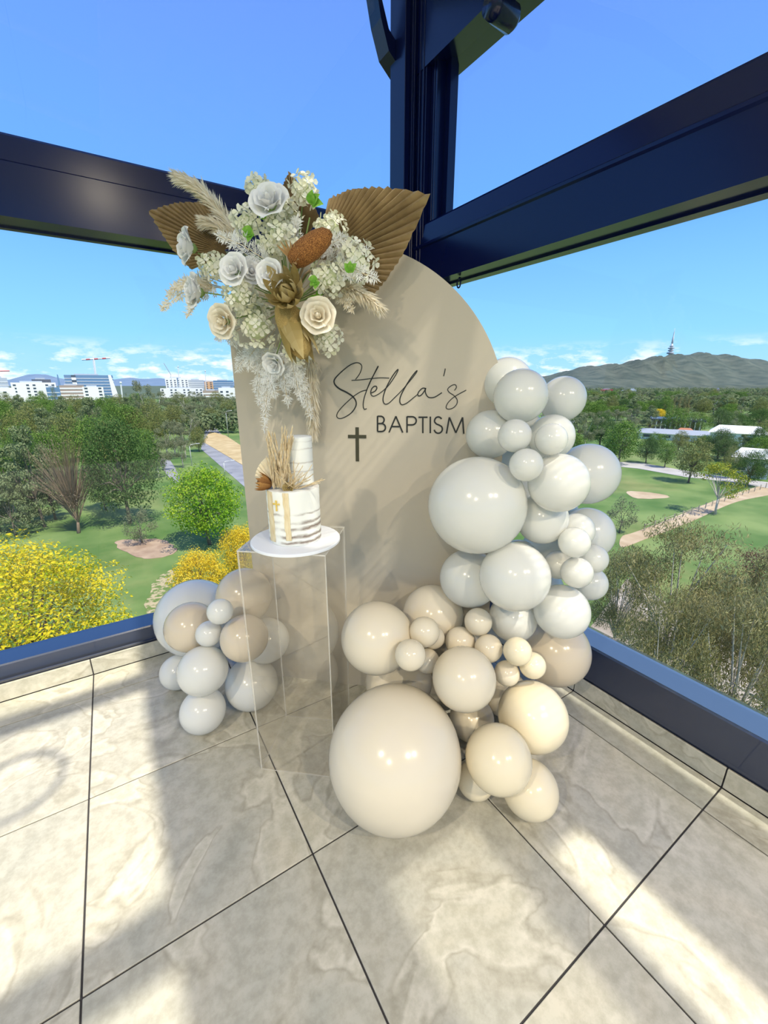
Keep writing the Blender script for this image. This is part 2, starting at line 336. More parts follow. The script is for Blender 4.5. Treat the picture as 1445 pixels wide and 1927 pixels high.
FOLIAGE = [([0.633, 1.4007, 1.9458], 0.0434, 30), ([0.4769, 1.5148, 1.8754], 0.0377, 200), ([0.6914, 1.2671, 1.7423], 0.0333, 80), ([0.6095, 1.3276, 1.7214], 0.0326, 210), ([0.5446, 1.4672, 1.8883], 0.029, 250), ([0.6311, 1.4025, 1.6985], 0.0362, 300), ([0.5144, 1.5079, 1.9191], 0.0261, 100)]
PAMPAS = [([0.474, 1.6792, 1.9043], [0.334, 1.8731, 2.1157], 0.05), ([0.3707, 1.7186, 1.7542], [0.2073, 1.7854, 1.6631], 0.028), ([0.3758, 1.714, 1.7476], [0.2729, 1.6722, 1.6363], 0.028), ([0.3758, 1.714, 1.7476], [0.2477, 1.7489, 1.7301], 0.026), ([0.693, 1.4544, 1.7255], [0.7784, 1.2424, 1.6503], 0.04), ([0.6934, 1.454, 1.738], [0.7265, 1.3163, 1.6407], 0.034), ([0.6664, 1.5592, 1.5278], [0.6749, 1.5785, 1.2244], 0.05), ([0.3775, 1.7395, 1.778], [0.2463, 1.858, 1.7246], 0.024), ([0.4618, 1.6903, 1.8927], [0.3775, 1.7394, 1.9495], 0.04)]
SPRIGS = [([0.5169, 1.5056, 1.799], [0.3707, 1.5704, 1.8695], 0.04), ([0.6832, 1.3824, 1.7721], [0.757, 1.2078, 1.7197], 0.046), ([0.6773, 1.4146, 1.7896], [0.768, 1.2787, 1.8188], 0.042), ([0.6068, 1.4783, 1.8408], [0.5948, 1.4353, 1.916], 0.036), ([0.668, 1.423, 1.8196], [0.7106, 1.3306, 1.8557], 0.034), ([0.5522, 1.6086, 1.5475], [0.502, 1.6539, 1.2357], 0.045), ([0.6039, 1.5618, 1.5326], [0.6546, 1.543, 1.2912], 0.05), ([0.498, 1.6576, 1.5343], [0.4318, 1.7174, 1.4631], 0.038), ([0.5671, 1.5682, 1.5247], [0.5854, 1.592, 1.3291], 0.045), ([0.437, 1.7126, 1.5987], [0.3789, 1.7382, 1.5782], 0.025), ([0.499, 1.6567, 1.5484], [0.4631, 1.6621, 1.4694], 0.035), ([0.4304, 1.7455, 1.6013], [0.4418, 1.7353, 1.5548], 0.03), ([0.526, 1.6457, 1.5488], [0.4933, 1.6753, 1.3357], 0.052), ([0.5892, 1.5616, 1.5459], [0.6219, 1.5455, 1.3525], 0.052), ([0.5252, 1.5925, 1.4686], [0.5343, 1.5977, 1.3675], 0.042)]
FANS = [([0.686, 1.5146, 1.8078], [0.9527, 1.2197, 1.9826], 0.62, 0.6), ([0.4587, 1.7199, 1.8615], [0.225, 1.8773, 1.995], 0.4, 0.52), ([0.6595, 1.5789, 1.8714], [0.6201, 1.5472, 2.0846], 0.22, 0.3)]
SPOT_BANKSIA = ([0.558, 1.4146, 1.7854], [0.6284, 1.2701, 1.8407])
SPOT_BRACT = ([0.5462, 1.4792, 1.6714], [0.5722, 1.3748, 1.4951])
SPOT_ROSETTE = ([0.5402, 1.4037, 1.6838], [0.5121, 1.3213, 1.6738])
SPOT_SMALLFROND = ([0.5793, 1.355, 1.7537], [0.5793, 1.355, 1.7537])
FLOWER_MPP = 0.000724
TREES = [('yellow', -6.05, 27.49, 10.38, 11.44), ('yellow2', 3.99, 33.79, 5.57, 4.98), ('yellow2', 8.3, 37.37, 5.81, 4.48), ('bright', 7.39, 49.36, 9.79, 8.95), ('shrub', 0.77, 54.22, 4.3, 4.05), ('dark', -0.1, 63.43, 15.09, 9.83), ('bare', -5.77, 62.57, 11.91, 8.49), ('cedar', -9.6, 67.7, 13.39, 7.45), ('green', -15.84, 80.9, 13.08, 5.78), ('dark', -2.8, 72.54, 8.63, 5.87), ('green', -25.11, 153.8, 14.95, 7.72), ('olive', -18.24, 149.4, 13.98, 9.12), ('cedar', -11.72, 151.13, 14.11, 9.2), ('cedar', -4.58, 146.55, 14.84, 10.12), ('green', 0.48, 137.4, 14.0, 7.46), ('olive', 5.47, 134.19, 12.19, 7.63), ('cedar', -34.33, 253.4, 13.61, 11.17), ('green', -21.78, 230.84, 13.24, 10.83), ('olive', -12.71, 239.54, 13.16, 11.88), ('green', -1.39, 232.28, 13.62, 12.26), ('cedar', 6.85, 227.0, 12.7, 10.44), ('gum', 13.4, 208.28, 20.14, 12.34), ('gum', 22.28, 217.1, 11.32, 11.94), ('gum', 33.15, 245.64, 13.5, 12.66), ('gum', 45.02, 260.09, 12.56, 12.53), ('gum', 53.96, 254.35, 11.69, 12.71), ('gum', 12.37, 119.24, 10.03, 7.31), ('gum', 20.83, 151.31, 9.4, 9.52), ('olive', 11.61, 142.59, 10.91, 7.06), ('gum', 6.22, 92.96, 7.34, 4.64), ('gum', 11.93, 102.48, 7.08, 4.83), ('olive', 36.21, 193.66, 8.9, 8.89), ('gum', 39.54, 173.95, 9.03, 7.91), ('olive', 19.2, 125.39, 7.26, 5.39), ('cedar', -22.9, 124.82, 13.3, 7.9), ('green', -15.28, 106.74, 11.35, 6.45), ('olive', 45.16, 354.31, 12.31, 14.42), ('gum', 28.34, 327.62, 13.89, 14.37), ('green', 18.18, 371.61, 12.31, 13.86), ('gum', 62.21, 389.79, 12.9, 14.73), ('olive', 71.95, 354.46, 12.45, 13.99), ('gum', 82.52, 347.68, 12.06, 14.15), ('olive', -58.54, 383.32, 12.85, 12.23), ('green', -41.77, 372.57, 11.47, 12.64), ('cedar', -26.53, 362.8, 10.44, 13.02), ('green', -10.84, 333.52, 9.88, 12.67), ('olive', 5.47, 342.28, 11.48, 13.82), ('shrub', -42.5, 515.89, 17.03, 5.65), ('green', -46.1, 459.24, 13.74, 7.72), ('cedar', -11.59, 70.8, 10.89, 8.08), ('cedar', -8.72, 70.88, 9.3, 6.58), ('green', -13.61, 77.87, 9.9, 6.36), ('dark', -13.36, 92.71, 10.26, 6.72), ('green', -10.58, 100.89, 10.57, 7.27), ('green', -3.67, 105.5, 12.56, 10.15), ('olive', -0.5, 97.27, 11.89, 7.98), ('green', 4.43, 94.11, 10.39, 7.32), ('gum', 8.05, 101.37, 7.99, 6.12), ('cedar', -14.27, 68.73, 9.99, 5.91), ('olive', -9.16, 123.95, 12.14, 9.19), ('green', 3.6, 135.39, 13.58, 10.08), ('cedar', -14.24, 136.3, 12.6, 9.65), ('olive', -20.6, 140.38, 11.94, 9.34), ('olive', 19.89, 179.84, 10.88, 10.94), ('gum', 29.44, 198.0, 11.08, 11.45), ('gum', 10.49, 115.73, 9.06, 7.02), ('gum', 14.43, 115.99, 8.22, 6.68), ('gum', 46.17, 237.3, 10.84, 12.99), ('olive', 50.48, 226.6, 10.53, 11.47), ('cedar', -12.22, 65.11, 7.15, 5.35), ('olive', 12.17, 174.52, 13.09, 10.15), ('cedar', -5.54, 168.22, 12.72, 11.55), ('green', -33.58, 203.86, 13.43, 11.54), ('green', -16.29, 203.04, 12.41, 12.19), ('gumnear', 23.42, 8.11, 11.36, 7.2), ('gumnear', 24.6, 3.95, 11.21, 6.71), ('gumnear', 24.99, 11.53, 8.75, 3.91), ('gumnear', 19.92, 4.24, 10.99, 5.81), ('gumnear', 18.01, 6.09, 9.98, 4.64), ('red', 48.43, 10.98, 4.65, 4.09), ('lime', 71.27, 22.51, 7.74, 6.55), ('shrub', 51.8, 25.65, 4.64, 3.94), ('green', 98.5, 51.61, 10.68, 8.82), ('olive', 91.07, 34.07, 8.96, 6.93), ('dark', 96.72, 26.84, 6.73, 6.99), ('gum', 109.69, 67.37, 10.79, 8.21), ('green', 104.7, 70.57, 8.68, 6.76), ('dark', 105.29, 48.89, 6.69, 5.33), ('green', 103.3, 43.89, 5.89, 4.46), ('dark', 108.31, 27.5, 6.76, 5.47), ('olive', 102.04, 31.52, 6.26, 4.08), ('dark', 124.34, 40.06, 5.84, 6.23), ('green', 127.63, 34.56, 6.65, 7.15), ('green', 124.16, 55.85, 5.71, 5.87), ('olive', 131.53, 53.36, 5.79, 5.33), ('cedar', 135.02, 40.59, 6.03, 5.23), ('green', 128.84, 46.53, 5.86, 5.1), ('dark', 130.39, 43.56, 6.04, 5.36), ('green', 397.37, 264.65, 12.33, 11.56), ('green', 374.07, 243.41, 13.55, 14.16), ('green', 380.01, 241.79, 11.17, 14.49), ('green', 382.89, 237.11, 13.18, 14.18), ('olive', 382.13, 231.34, 11.0, 14.74), ('olive', 411.67, 240.58, 9.69, 13.97), ('dark', 450.39, 255.83, 9.8, 16.51), ('green', 489.91, 269.23, 12.24, 13.64), ('olive', 440.33, 233.57, 12.93, 12.62), ('gum', 476.78, 245.19, 10.68, 12.52), ('green', 441.48, 219.14, 9.55, 11.44), ('gum', 501.1, 241.82, 11.75, 14.91), ('dark', 471.11, 221.97, 11.88, 11.28), ('green', 464.37, 212.24, 10.64, 14.5), ('green', 500.29, 224.17, 11.98, 13.7), ('green', 520.53, 224.8, 9.99, 13.25), ('cedar', 439.49, 184.86, 10.29, 10.25), ('olive', 517.93, 211.33, 8.72, 15.34), ('gum', 460.46, 180.89, 13.37, 12.05), ('green', 510.69, 196.22, 9.85, 10.5), ('dark', 574.3, 214.78, 9.64, 11.1), ('olive', 505.79, 184.18, 13.66, 11.49), ('dark', 577.13, 205.06, 8.66, 14.48), ('dark', 519.89, 178.07, 11.89, 12.05), ('green', 526.86, 175.61, 9.7, 12.91), ('dark', 570.1, 184.18, 10.82, 11.92), ('gum', 522.65, 164.71, 11.32, 10.86), ('dark', 577.96, 177.45, 8.7, 10.92), ('dark', 582.2, 173.75, 10.56, 11.23), ('olive', 501.05, 142.85, 12.29, 9.76), ('cedar', 537.94, 147.2, 13.26, 8.7), ('gum', 525.13, 138.98, 10.67, 11.87), ('cedar', 286.62, 189.72, 12.33, 11.86), ('dark', 303.12, 193.19, 12.96, 11.96), ('gum', 295.63, 179.56, 10.64, 14.75), ('green', 320.46, 186.63, 11.68, 14.49), ('green', 321.43, 181.32, 13.95, 12.65), ('gum', 356.22, 193.61, 13.88, 11.1), ('green', 361.37, 187.23, 12.33, 13.04), ('gum', 349.52, 172.84, 13.89, 14.69), ('cedar', 338.3, 161.84, 12.86, 12.39), ('green', 394.41, 180.62, 11.25, 14.74), ('green', 362.23, 160.64, 13.87, 10.53), ('green', 389.04, 166.38, 13.83, 12.11), ('green', 400.23, 166.45, 11.48, 15.53), ('gum', 391.76, 156.75, 13.66, 10.35), ('olive', 396.84, 150.96, 12.03, 13.99), ('green', 369.97, 133.77, 13.05, 11.68), ('gum', 385.96, 132.59, 11.99, 9.71), ('dark', 427.25, 139.58, 12.87, 13.76), ('green', 459.96, 144.89, 12.56, 11.72), ('gum', 417.7, 125.56, 13.49, 11.35), ('gum', 442.95, 127.19, 13.59, 12.84), ('cedar', 477.15, 129.78, 8.92, 14.12), ('gum', 439.95, 113.59, 13.44, 12.81), ('green', 255.24, 168.28, 10.16, 14.75), ('cedar', 250.43, 157.32, 10.05, 13.16), ('green', 240.97, 143.19, 9.89, 11.1), ('olive', 247.65, 139.67, 11.89, 9.63), ('dark', 272.76, 145.86, 9.93, 10.7), ('green', 258.8, 129.85, 9.3, 12.67), ('green', 279.21, 132.08, 9.44, 11.58), ('green', 270.93, 121.31, 12.29, 9.2), ('cedar', 307.73, 130.59, 12.22, 13.26), ('cedar', 298.1, 119.31, 10.5, 12.89), ('olive', 298.83, 112.54, 10.49, 10.9), ('gum', 319.88, 114.32, 12.42, 10.68), ('olive', 318.61, 106.64, 10.62, 9.61), ('gum', 324.81, 101.5, 11.72, 9.89), ('green', 337.34, 98.05, 8.78, 10.26), ('cedar', 340.93, 91.64, 12.66, 9.36), ('olive', 343.59, 88.36, 10.86, 9.88), ('dark', 198.71, 131.32, 7.96, 9.76), ('green', 195.16, 121.44, 10.85, 13.28), ('green', 195.93, 115.36, 9.32, 9.58), ('green', 220.29, 119.69, 8.08, 13.8), ('cedar', 209.24, 107.36, 11.07, 11.2), ('cedar', 226.07, 106.84, 8.26, 8.64), ('green', 249.65, 82.78, 9.81, 10.94), ('gum', 246.92, 76.68, 8.82, 8.31), ('olive', 277.93, 79.91, 11.65, 8.46), ('green', 272.71, 71.53, 9.05, 9.1), ('gum', 145.92, 95.51, 11.04, 11.93), ('gum', 161.01, 95.18, 8.25, 10.62), ('gum', 155.83, 85.78, 9.85, 8.93), ('gum', 175.41, 88.46, 9.11, 10.79), ('cedar', 169.14, 79.32, 9.65, 9.35), ('green', 174.9, 73.85, 10.76, 10.51), ('green', 188.1, 72.39, 8.44, 10.93), ('dark', 195.49, 67.27, 9.86, 9.15), ('dark', 198.91, 62.04, 7.59, 8.08), ('dark', 216.02, 60.93, 9.5, 10.57), ('green', 224.61, 56.27, 10.0, 7.73), ('cedar', 123.69, 79.06, 9.92, 9.9), ('dark', 123.13, 71.1, 10.06, 9.6), ('gum', 132.42, 68.93, 8.98, 7.43), ('cedar', 162.97, 51.94, 8.12, 6.25), ('olive', 163.31, 43.63, 8.27, 8.34), ('green', 98.86, 63.55, 6.43, 6.43), ('green', 103.58, 55.76, 7.07, 6.1), ('dark', 126.97, 42.32, 7.86, 7.59), ('dark', 136.23, 37.9, 8.51, 5.31), ('poplar', 380.05, 196.61, 10.22, 3.18), ('poplar', 382.37, 195.13, 9.29, 3.17), ('poplar', 384.69, 193.64, 10.73, 3.16), ('poplar', 387.01, 192.15, 10.59, 3.15), ('poplar', 389.33, 190.66, 9.54, 3.14), ('poplar', 392.03, 188.93, 10.82, 3.12), ('poplar', 395.12, 186.95, 9.32, 3.11), ('poplar', 278.5, 125.39, 12.03, 2.93), ('poplar', 281.46, 123.5, 11.53, 2.92), ('poplar', 283.61, 122.12, 11.36, 2.9), ('poplar', 286.29, 120.39, 10.91, 2.89), ('poplar', 288.98, 118.67, 12.43, 2.87), ('poplar', 290.86, 117.47, 11.02, 2.86), ('yellow2', 236.1, 107.57, 6.33, 6.87), ('yellow2', 159.28, 47.89, 3.92, 4.17), ('lime', 173.23, 81.51, 3.59, 3.81)]
PATH_TAN = [(50.7, 24.7), (54.4, 24.7), (68.6, 25.2), (87.6, 25.8), (104.1, 24.7), (96.4, 21.9), (81.8, 23.5), (64.5, 22.8), (52.3, 22.7), (47.2, 22.8)]
ROAD_PARK = [(100.1, 55.6), (104.8, 49.2), (103.0, 38.5), (102.9, 30.9), (104.6, 23.3), (97.7, 21.5), (98.4, 29.4), (96.0, 36.6), (97.0, 46.5), (94.7, 52.5)]
ROAD_LEFT = [(8.1, 112.9), (8.1, 88.9), (9.6, 90.8), (10.5, 115.7)]
AVENUE = [(20.5, 130.5), (18.4, 72.3), (22.3, 69.8), (35.8, 181.1), (45.0, 238.1), (42.6, 239.6)]
MEDIAN = [(23.9, 146.2), (23.9, 98.7), (29.7, 99.1), (34.2, 160.4), (32.2, 178.6)]
MULCH = [(-2.0, 56.4), (2.6, 54.5), (3.7, 48.9), (0.3, 49.3)]
LEAF_LITTER = [(1.0, 42.1), (3.0, 43.6), (2.1, 36.0), (-0.2, 35.5)]
NEAR_ROAD = [(28.7, 15.1), (39.5, 18.1), (36.3, 10.2), (32.6, 2.7), (22.8, 0.7), (23.6, 7.5)]
LAWN_BARE = [(74.1, 36.6), (76.9, 33.5), (76.1, 30.7), (70.9, 33.2)]
BUILDINGS = [('greyglass', (-105.3, 631.3), (-90.4, 633.6), -12.7, 8.1), ('white', (-91.0, 552.6), (-75.2, 554.9), -13.0, -2.0), ('white', (-83.0, 594.2), (-45.5, 598.3), -16.2, 3.1), ('darkcap', (-66.9, 611.4), (-50.3, 612.9), 2.0, 6.5), ('darkglass', (-53.0, 577.6), (-42.2, 578.5), -16.5, -1.8), ('spire', (-66.6, 897.5), (-60.9, 897.9), -13.0, 17.4), ('blueglass', (-41.7, 678.7), (10.5, 679.9), -13.2, 12.6), ('brown', (-42.1, 588.5), (-20.0, 589.7), -15.0, 0.3), ('white', (-20.8, 559.6), (-2.2, 560.0), -16.7, -1.3), ('whitetower', (84.0, 795.6), (118.1, 791.2), -13.0, 11.5), ('greyglass', (120.9, 811.0), (145.2, 807.0), -15.4, 8.4), ('orange', (151.4, 836.4), (165.5, 833.7), -16.2, 6.0), ('blueglass', (156.6, 784.5), (187.9, 777.6), -15.3, 7.5), ('white', (97.9, 469.9), (114.3, 466.2), -19.4, -2.3), ('white', (60.9, 647.1), (113.1, 640.1), -17.3, -4.1), ('brown', (103.9, 590.9), (124.0, 587.0), -20.3, -6.4), ('red', (773.0, 460.9), (783.6, 442.7), -20.2, -8.0), ('white', (770.2, 425.7), (776.5, 414.0), -17.6, -10.3), ('white', (795.7, 420.5), (801.1, 410.1), -17.9, -7.7), ('tan', (846.4, 305.9), (848.1, 301.3), -17.9, -6.1), ('pavilion', (181.1, 84.8), (187.5, 69.7), -15.0, -11.2), ('lowwhite', (152.6, 74.9), (160.7, 55.4), -16.3, -13.6), ('lowwhite', (150.8, 53.5), (154.5, 41.6), -13.2, -10.4), ('house', (197.5, 118.0), (199.6, 114.4), -23.1, -19.6), ('lowwhite', (105.2, 32.3), (106.7, 26.9), -13.4, -10.9), ('house', (171.0, 70.5), (172.5, 66.9), -15.9, -13.6)]
CRANE_MAIN = [(-10.6, 719.9, 9.1), (-7.5, 720.0, 33.9), (-20.8, 719.7, 32.8), (11.7, 719.9, 35.8)]
CRANE_LUFF = [(89.8, 754.7, 7.0), (89.3, 754.7, 14.9), (81.5, 755.6, 32.7)]
CRANE_MASTS = [[(102.0, 783.4, 8.1), (104.6, 783.0, 28.7)], [(141.8, 777.2, 2.3), (144.2, 776.7, 22.6)], [(12.2, 499.9, -7.1), (13.3, 499.8, 2.9)]]
CRANE_RED = [(-131.9, 789.0, 3.5), (-129.0, 789.5, 17.9), (-139.4, 787.8, 17.7), (-108.2, 792.6, 19.0)]
TOWER = [(2274.1, 1038.4, 114.8), (2270.7, 1046.0, 250.1)]
HILL_RIDGE = [(1841.7, 1612.2, 20.6), (1820.5, 1426.0, 34.4), (1815.4, 1331.9, 45.3), (1820.8, 1266.1, 58.3), (1837.9, 1211.6, 71.1), (1876.8, 1159.8, 79.4), (1936.3, 1121.0, 83.9), (1986.5, 1101.4, 88.9), (2059.4, 1082.5, 101.4), (2141.4, 1067.1, 114.5), (2229.4, 1052.2, 123.5), (2283.2, 1042.9, 129.5), (2389.3, 1020.9, 136.7), (2486.6, 993.1, 143.4), (2569.0, 956.1, 139.4), (2630.0, 910.3, 131.6), (2671.7, 836.0, 114.7), (2664.8, 750.4, 94.3), (2574.0, 612.8, 65.2), (2373.0, 441.2, 34.0), (2193.3, 283.4, 13.0)]
FAR_RIDGE = [(-1582.4, 6818.8, 41.2), (-1240.6, 6889.2, 43.2), (-1007.8, 6927.1, 44.5), (-904.1, 6941.4, 76.1), (-798.0, 6954.4, 108.4), (-693.0, 6965.6, 122.3), (-590.2, 6975.1, 110.9), (-488.3, 6982.9, 79.7), (-327.4, 6992.3, 47.9), (24.6, 7000.0, 49.5), (163.1, 6998.1, 70.9), (309.8, 6993.1, 85.8), (468.7, 6984.3, 72.7), (668.1, 6968.0, 81.0), (869.9, 6945.7, 67.5), (1362.2, 6866.2, 46.9), (1877.8, 6743.4, 32.6), (2561.0, 6514.7, 25.4), (3615.5, 5994.0, 17.7), (4638.8, 5242.3, 33.7), (5214.7, 4669.8, 56.4), (5692.7, 4073.5, 54.4), (6074.2, 3479.1, 30.4)]
FENCE_LINE = [(55.1, 24.3), (68.4, 24.4), (85.4, 24.7), (99.9, 24.3)]
LAMPS_FAR = [[(34.2, 156.3, -17.3), (35.1, 156.1, -7.5)], [(14.0, 104.1, -17.1), (14.9, 103.9, -11.7)], [(17.8, 88.2, -17.6), (18.6, 88.1, -13.6)]]
# ------------------------------------------------------------------ the room
WX, WY = 1.67, 2.30              # inner faces of the two window walls
GX, GY = 1.79, 2.42              # glass planes
TX0, TY0, TS = 0.9175, 0.311, 0.60   # one tile crossing and the tile size
XMIN, YMIN = -4.4825, -4.489

bm = bmesh.new(); box(bm, XMIN, WX + .2, YMIN, WY + .2, -.30, -.004)
floor = tag(obj('floor', bm, M['grout']), 'pale veined stone tile floor with thin dark joints', 'floor', kind='structure')
tile_cache = {}
def tile_mesh(w, d):
    k = (round(w, 3), round(d, 3))
    if k not in tile_cache:
        tile_cache[k] = box_mesh('tile', -w / 2, w / 2, -d / 2, d / 2, -.010, 0, M['tile'], .0012)
    return tile_cache[k]
J = .0025
def lines(t0, lo, hi):
    out = [lo]; k = math.ceil((lo - t0) / TS + 1e-6)
    while t0 + k * TS < hi - 1e-6:
        if t0 + k * TS > lo + 1e-6: out.append(t0 + k * TS)
        k += 1
    return out + [hi]
xl, yl = lines(TX0, XMIN, WX), lines(TY0, YMIN, WY)
for i in range(len(xl) - 1):
    for j in range(len(yl) - 1):
        w, d = xl[i + 1] - xl[i] - 2 * J, yl[j + 1] - yl[j] - 2 * J
        if w < .02 or d < .02: continue
        obj('tile', tile_mesh(w, d), None, floor, ((xl[i] + xl[i + 1]) / 2, (yl[j] + yl[j + 1]) / 2, 0))

# tiled skirting below the frames
SK = .088
bm = bmesh.new(); box(bm, XMIN, GX + .05, WY + .008, GY + .06, -.004, SK - .001)
sk = tag(obj('baseboard_left', bm, M['grout']), 'stone tile skirting under the window frame facing the park trees', 'baseboard', kind='structure')
for i in range(len(xl) - 1):
    w = xl[i + 1] - xl[i] - 2 * J
    obj('tile', box_mesh('tile', -w / 2, w / 2, 0, .009, .002, SK, M['tile'], .0012), None, sk, ((xl[i] + xl[i + 1]) / 2, WY, 0))
bm = bmesh.new(); box(bm, WX + .008, GX + .06, YMIN, WY + .008, -.004, SK - .001)
sk = tag(obj('baseboard_right', bm, M['grout']), 'stone tile skirting under the window frame facing the hill', 'baseboard', kind='structure')
for j in range(len(yl) - 1):
    w = yl[j + 1] - yl[j] - 2 * J
    obj('tile', box_mesh('tile', 0, .009, -w / 2, w / 2, .002, SK, M['tile'], .0012), None, sk, (WX, (yl[j] + yl[j + 1]) / 2, 0))

def prof_y(pts, x0, x1):
    """extrude a (y, z) outline along x"""
    n = len(pts)
    V = [(x0, y, z) for y, z in pts] + [(x1, y, z) for y, z in pts]
    F = [(i, (i + 1) % n, n + (i + 1) % n, n + i) for i in range(n)] + [tuple(range(n))[::-1], tuple(range(n, 2 * n))]
    return V, F
def prof_x(pts, y0, y1):
    n = len(pts)
    V = [(x, y0, z) for x, z in pts] + [(x, y1, z) for x, z in pts]
    F = [(i, (i + 1) % n, n + (i + 1) % n, n + i) for i in range(n)] + [tuple(range(n))[::-1], tuple(range(n, 2 * n))]
    return V, F
def fix(o):
    b = bmesh.new(); b.from_mesh(o.data); bmesh.ops.recalc_face_normals(b, faces=b.faces); b.to_mesh(o.data); b.free(); return o

# window 1: lower glazing of the gable wall, window 2 above it; 3 and 4 on the long wall
SZL, SZR = .190, .272            # sill heights
BZ0, BZ1 = 2.00, 2.295           # transom beam
XC, YC = 1.62, 2.115             # where the corner post starts
def profile(pts, u):             # wall coordinate -> world for left / right wall
    return pts
w1 = tag(empty('window_1', (0, GY, 0)), 'lower window overlooking the park trees and the city', 'window', kind='structure')
w2 = tag(empty('window_2', (0, GY, 0)), 'upper window above the transom on the park side', 'window', kind='structure')
w3 = tag(empty('window_3', (GX, 0, 0)), 'lower window overlooking the lawn and the hill', 'window', kind='structure')
w4 = tag(empty('window_4', (GX, 0, 0)), 'upper window above the transom on the hill side', 'window', kind='structure')
def child(name, VF, m, parent):
    me = pymesh(name, VF[0], VF[1], m)
    o = fix(obj(name, me, None, None))
    o.parent = parent
    o.matrix_parent_inverse = Matrix.Translation(-Vector(parent.location))
    return o
# sill left: stepped track face, then flat ledge
pl = [(2.312, SK), (2.306, .104), (2.312, .108), (2.312, .122), (2.300, .128), (2.300, .183), (2.304, .190), (2.44, .190), (2.50, .16), (2.50, SK)]
child('sill', prof_y(pl, XMIN, GX + .08), M['navy_rough'], w1)
pr = [(1.682, SK), (1.682, .100), (1.670, .104), (1.670, .266), (1.676, .272), (1.81, .272), (1.88, .24), (1.88, SK)]
child('sill', prof_x(pr, YMIN, GY + .05), M['navy_rough'], w3)
M['ledge'] = mat('sky_tinted_ledge', (.06, .10, .17), .30, spec=.8)  # blue-grey base colour stands in for the sky's reflection
child('ledge', prof_x([(1.677, .2722), (1.677, .2745), (1.808, .2745), (1.808, .2722)], YMIN, YC), M['ledge'], w3)  # thin slab added over the sill to carry the reflection colour
def slab_y(x0, x1, z0, z1, y=GY): bm_ = bmesh.new(); box(bm_, x0, x1, y - .005, y + .005, z0, z1); return bm_
def sheet(name, bm_, m, parent):
    o = obj(name, bm_, m); o.parent = parent; o.matrix_parent_inverse = Matrix.Translation(-Vector(parent.location)); return o
b = bmesh.new(); box(b, XMIN, XC + .05, GY, GY + .006, SZL, BZ0 + .1); sheet('pane', b, M['glass'], w1)
b = bmesh.new(); box(b, XMIN, XC + .05, GY, GY + .006, BZ1 - .1, 4.3); sheet('pane', b, M['glass'], w2)
b = bmesh.new(); box(b, GX, GX + .006, YMIN, YC + .05, SZR, BZ0 + .1); sheet('pane', b, M['glass'], w3)
b = bmesh.new(); box(b, GX, GX + .006, YMIN, YC + .05, BZ1 - .1, 3.05); sheet('pane', b, M['glass'], w4)
# slim gasket edges on the long wall's upper window
b = bmesh.new(); box(b, GX - .03, GX + .012, YC - .012, YC + .03, BZ1, 3.03); sheet('frame', b, M['navy'], w4)

# transom beams, with their ridged faces
bl = [(2.300, 2.019), (2.300, 2.20), (2.308, 2.206), (2.308, 2.285), (2.318, 2.295), (2.47, 2.295), (2.47, 2.012), (2.437, 2.012), (2.437, 2.019)]
V, F = prof_y(bl, XMIN, GX)
tag(fix(obj('beam', pymesh('beam', V, F, M['navy']))), 'dark navy transom beam above the park side window', 'beam', kind='structure').name = 'trim_1'
br = [(1.670, 1.979), (1.670, 2.165), (1.660, 2.172), (1.660, 2.184), (1.672, 2.192), (1.684, 2.285), (1.69, 2.295), (1.84, 2.295), (1.84, 1.970), (1.782, 1.970), (1.782, 1.979)]
V, F = prof_x(br, YMIN, WY + .02)
tag(fix(obj('beam', pymesh('beam', V, F, M['navy']))), 'dark navy transom beam above the hill side window', 'beam', kind='structure').name = 'trim_2'

# corner post: a cluster of ridged mullions
post = tag(empty('trim_3', (WX, WY, 0)), 'dark navy corner post of ridged mullions', 'post', kind='structure')
for n_, x0, x1, y0, y1 in (('mullion', 1.612, 1.645, 2.305, 2.45), ('mullion', 1.645, 1.675, 2.285, 2.45), ('ridge', 1.652, 1.658, 2.276, 2.29), ('mullion', 1.675, 1.86, 2.20, 2.45),
                           ('ridge', 1.666, 1.68, 2.245, 2.255), ('ridge', 1.666, 1.68, 2.212, 2.220), ('mullion', 1.705, 1.85, 2.145, 2.20), ('ridge', 1.700, 1.712, 2.160, 2.168)):
    b = bmesh.new(); box(b, x0, x1, y0, y1, SK, 3.6, .0025); sheet(n_, b, M['navy'], post)

# head beam of the long wall and the curved roof with its skylight openings
V, F = prof_x([(1.67, 3.00), (1.67, 3.50), (1.92, 3.48), (1.92, 3.05)], YMIN, WY + .2)
tag(fix(obj('head', pymesh('head', V, F, M['navy']))), 'dark navy eaves beam at the top of the hill side window', 'beam', kind='structure').name = 'trim_4'
V, F = tube_data([(1.62, 1.70, 2.95), (1.66, 1.70, 2.95), (1.755, 1.70, 2.945), (1.775, 1.70, 2.943)], [.046, .05, .05, .03], 16)
tag(obj('rafter_end', pymesh('rafter_end', V, F, M['navy'], True)), 'rounded dark roller end under the eaves beam', 'roller', kind='structure').name = 'trim_5'

def roof_z(x):
    pts = ((1.95, 3.46), (1.67, 3.52), (1.42, 3.62), (1.05, 3.74), (.5, 3.90), (-.3, 4.06), (-1.4, 4.12), (-2.6, 4.0), (-3.4, 3.7), (-4.0, 3.3), (-4.6, 2.9))
    for (a, za), (b_, zb) in zip(pts, pts[1:]):
        if b_ <= x <= a: return za + (zb - za) * (a - x) / (a - b_)
    return 2.9
KX, KY = SUN.x / SUN.z, -SUN.y / SUN.z
def roof_x(fx):                  # roof point whose sun ray lands at floor coordinate fx
    x = fx
    for _ in range(30): x = fx + KX * roof_z(x)
    return x
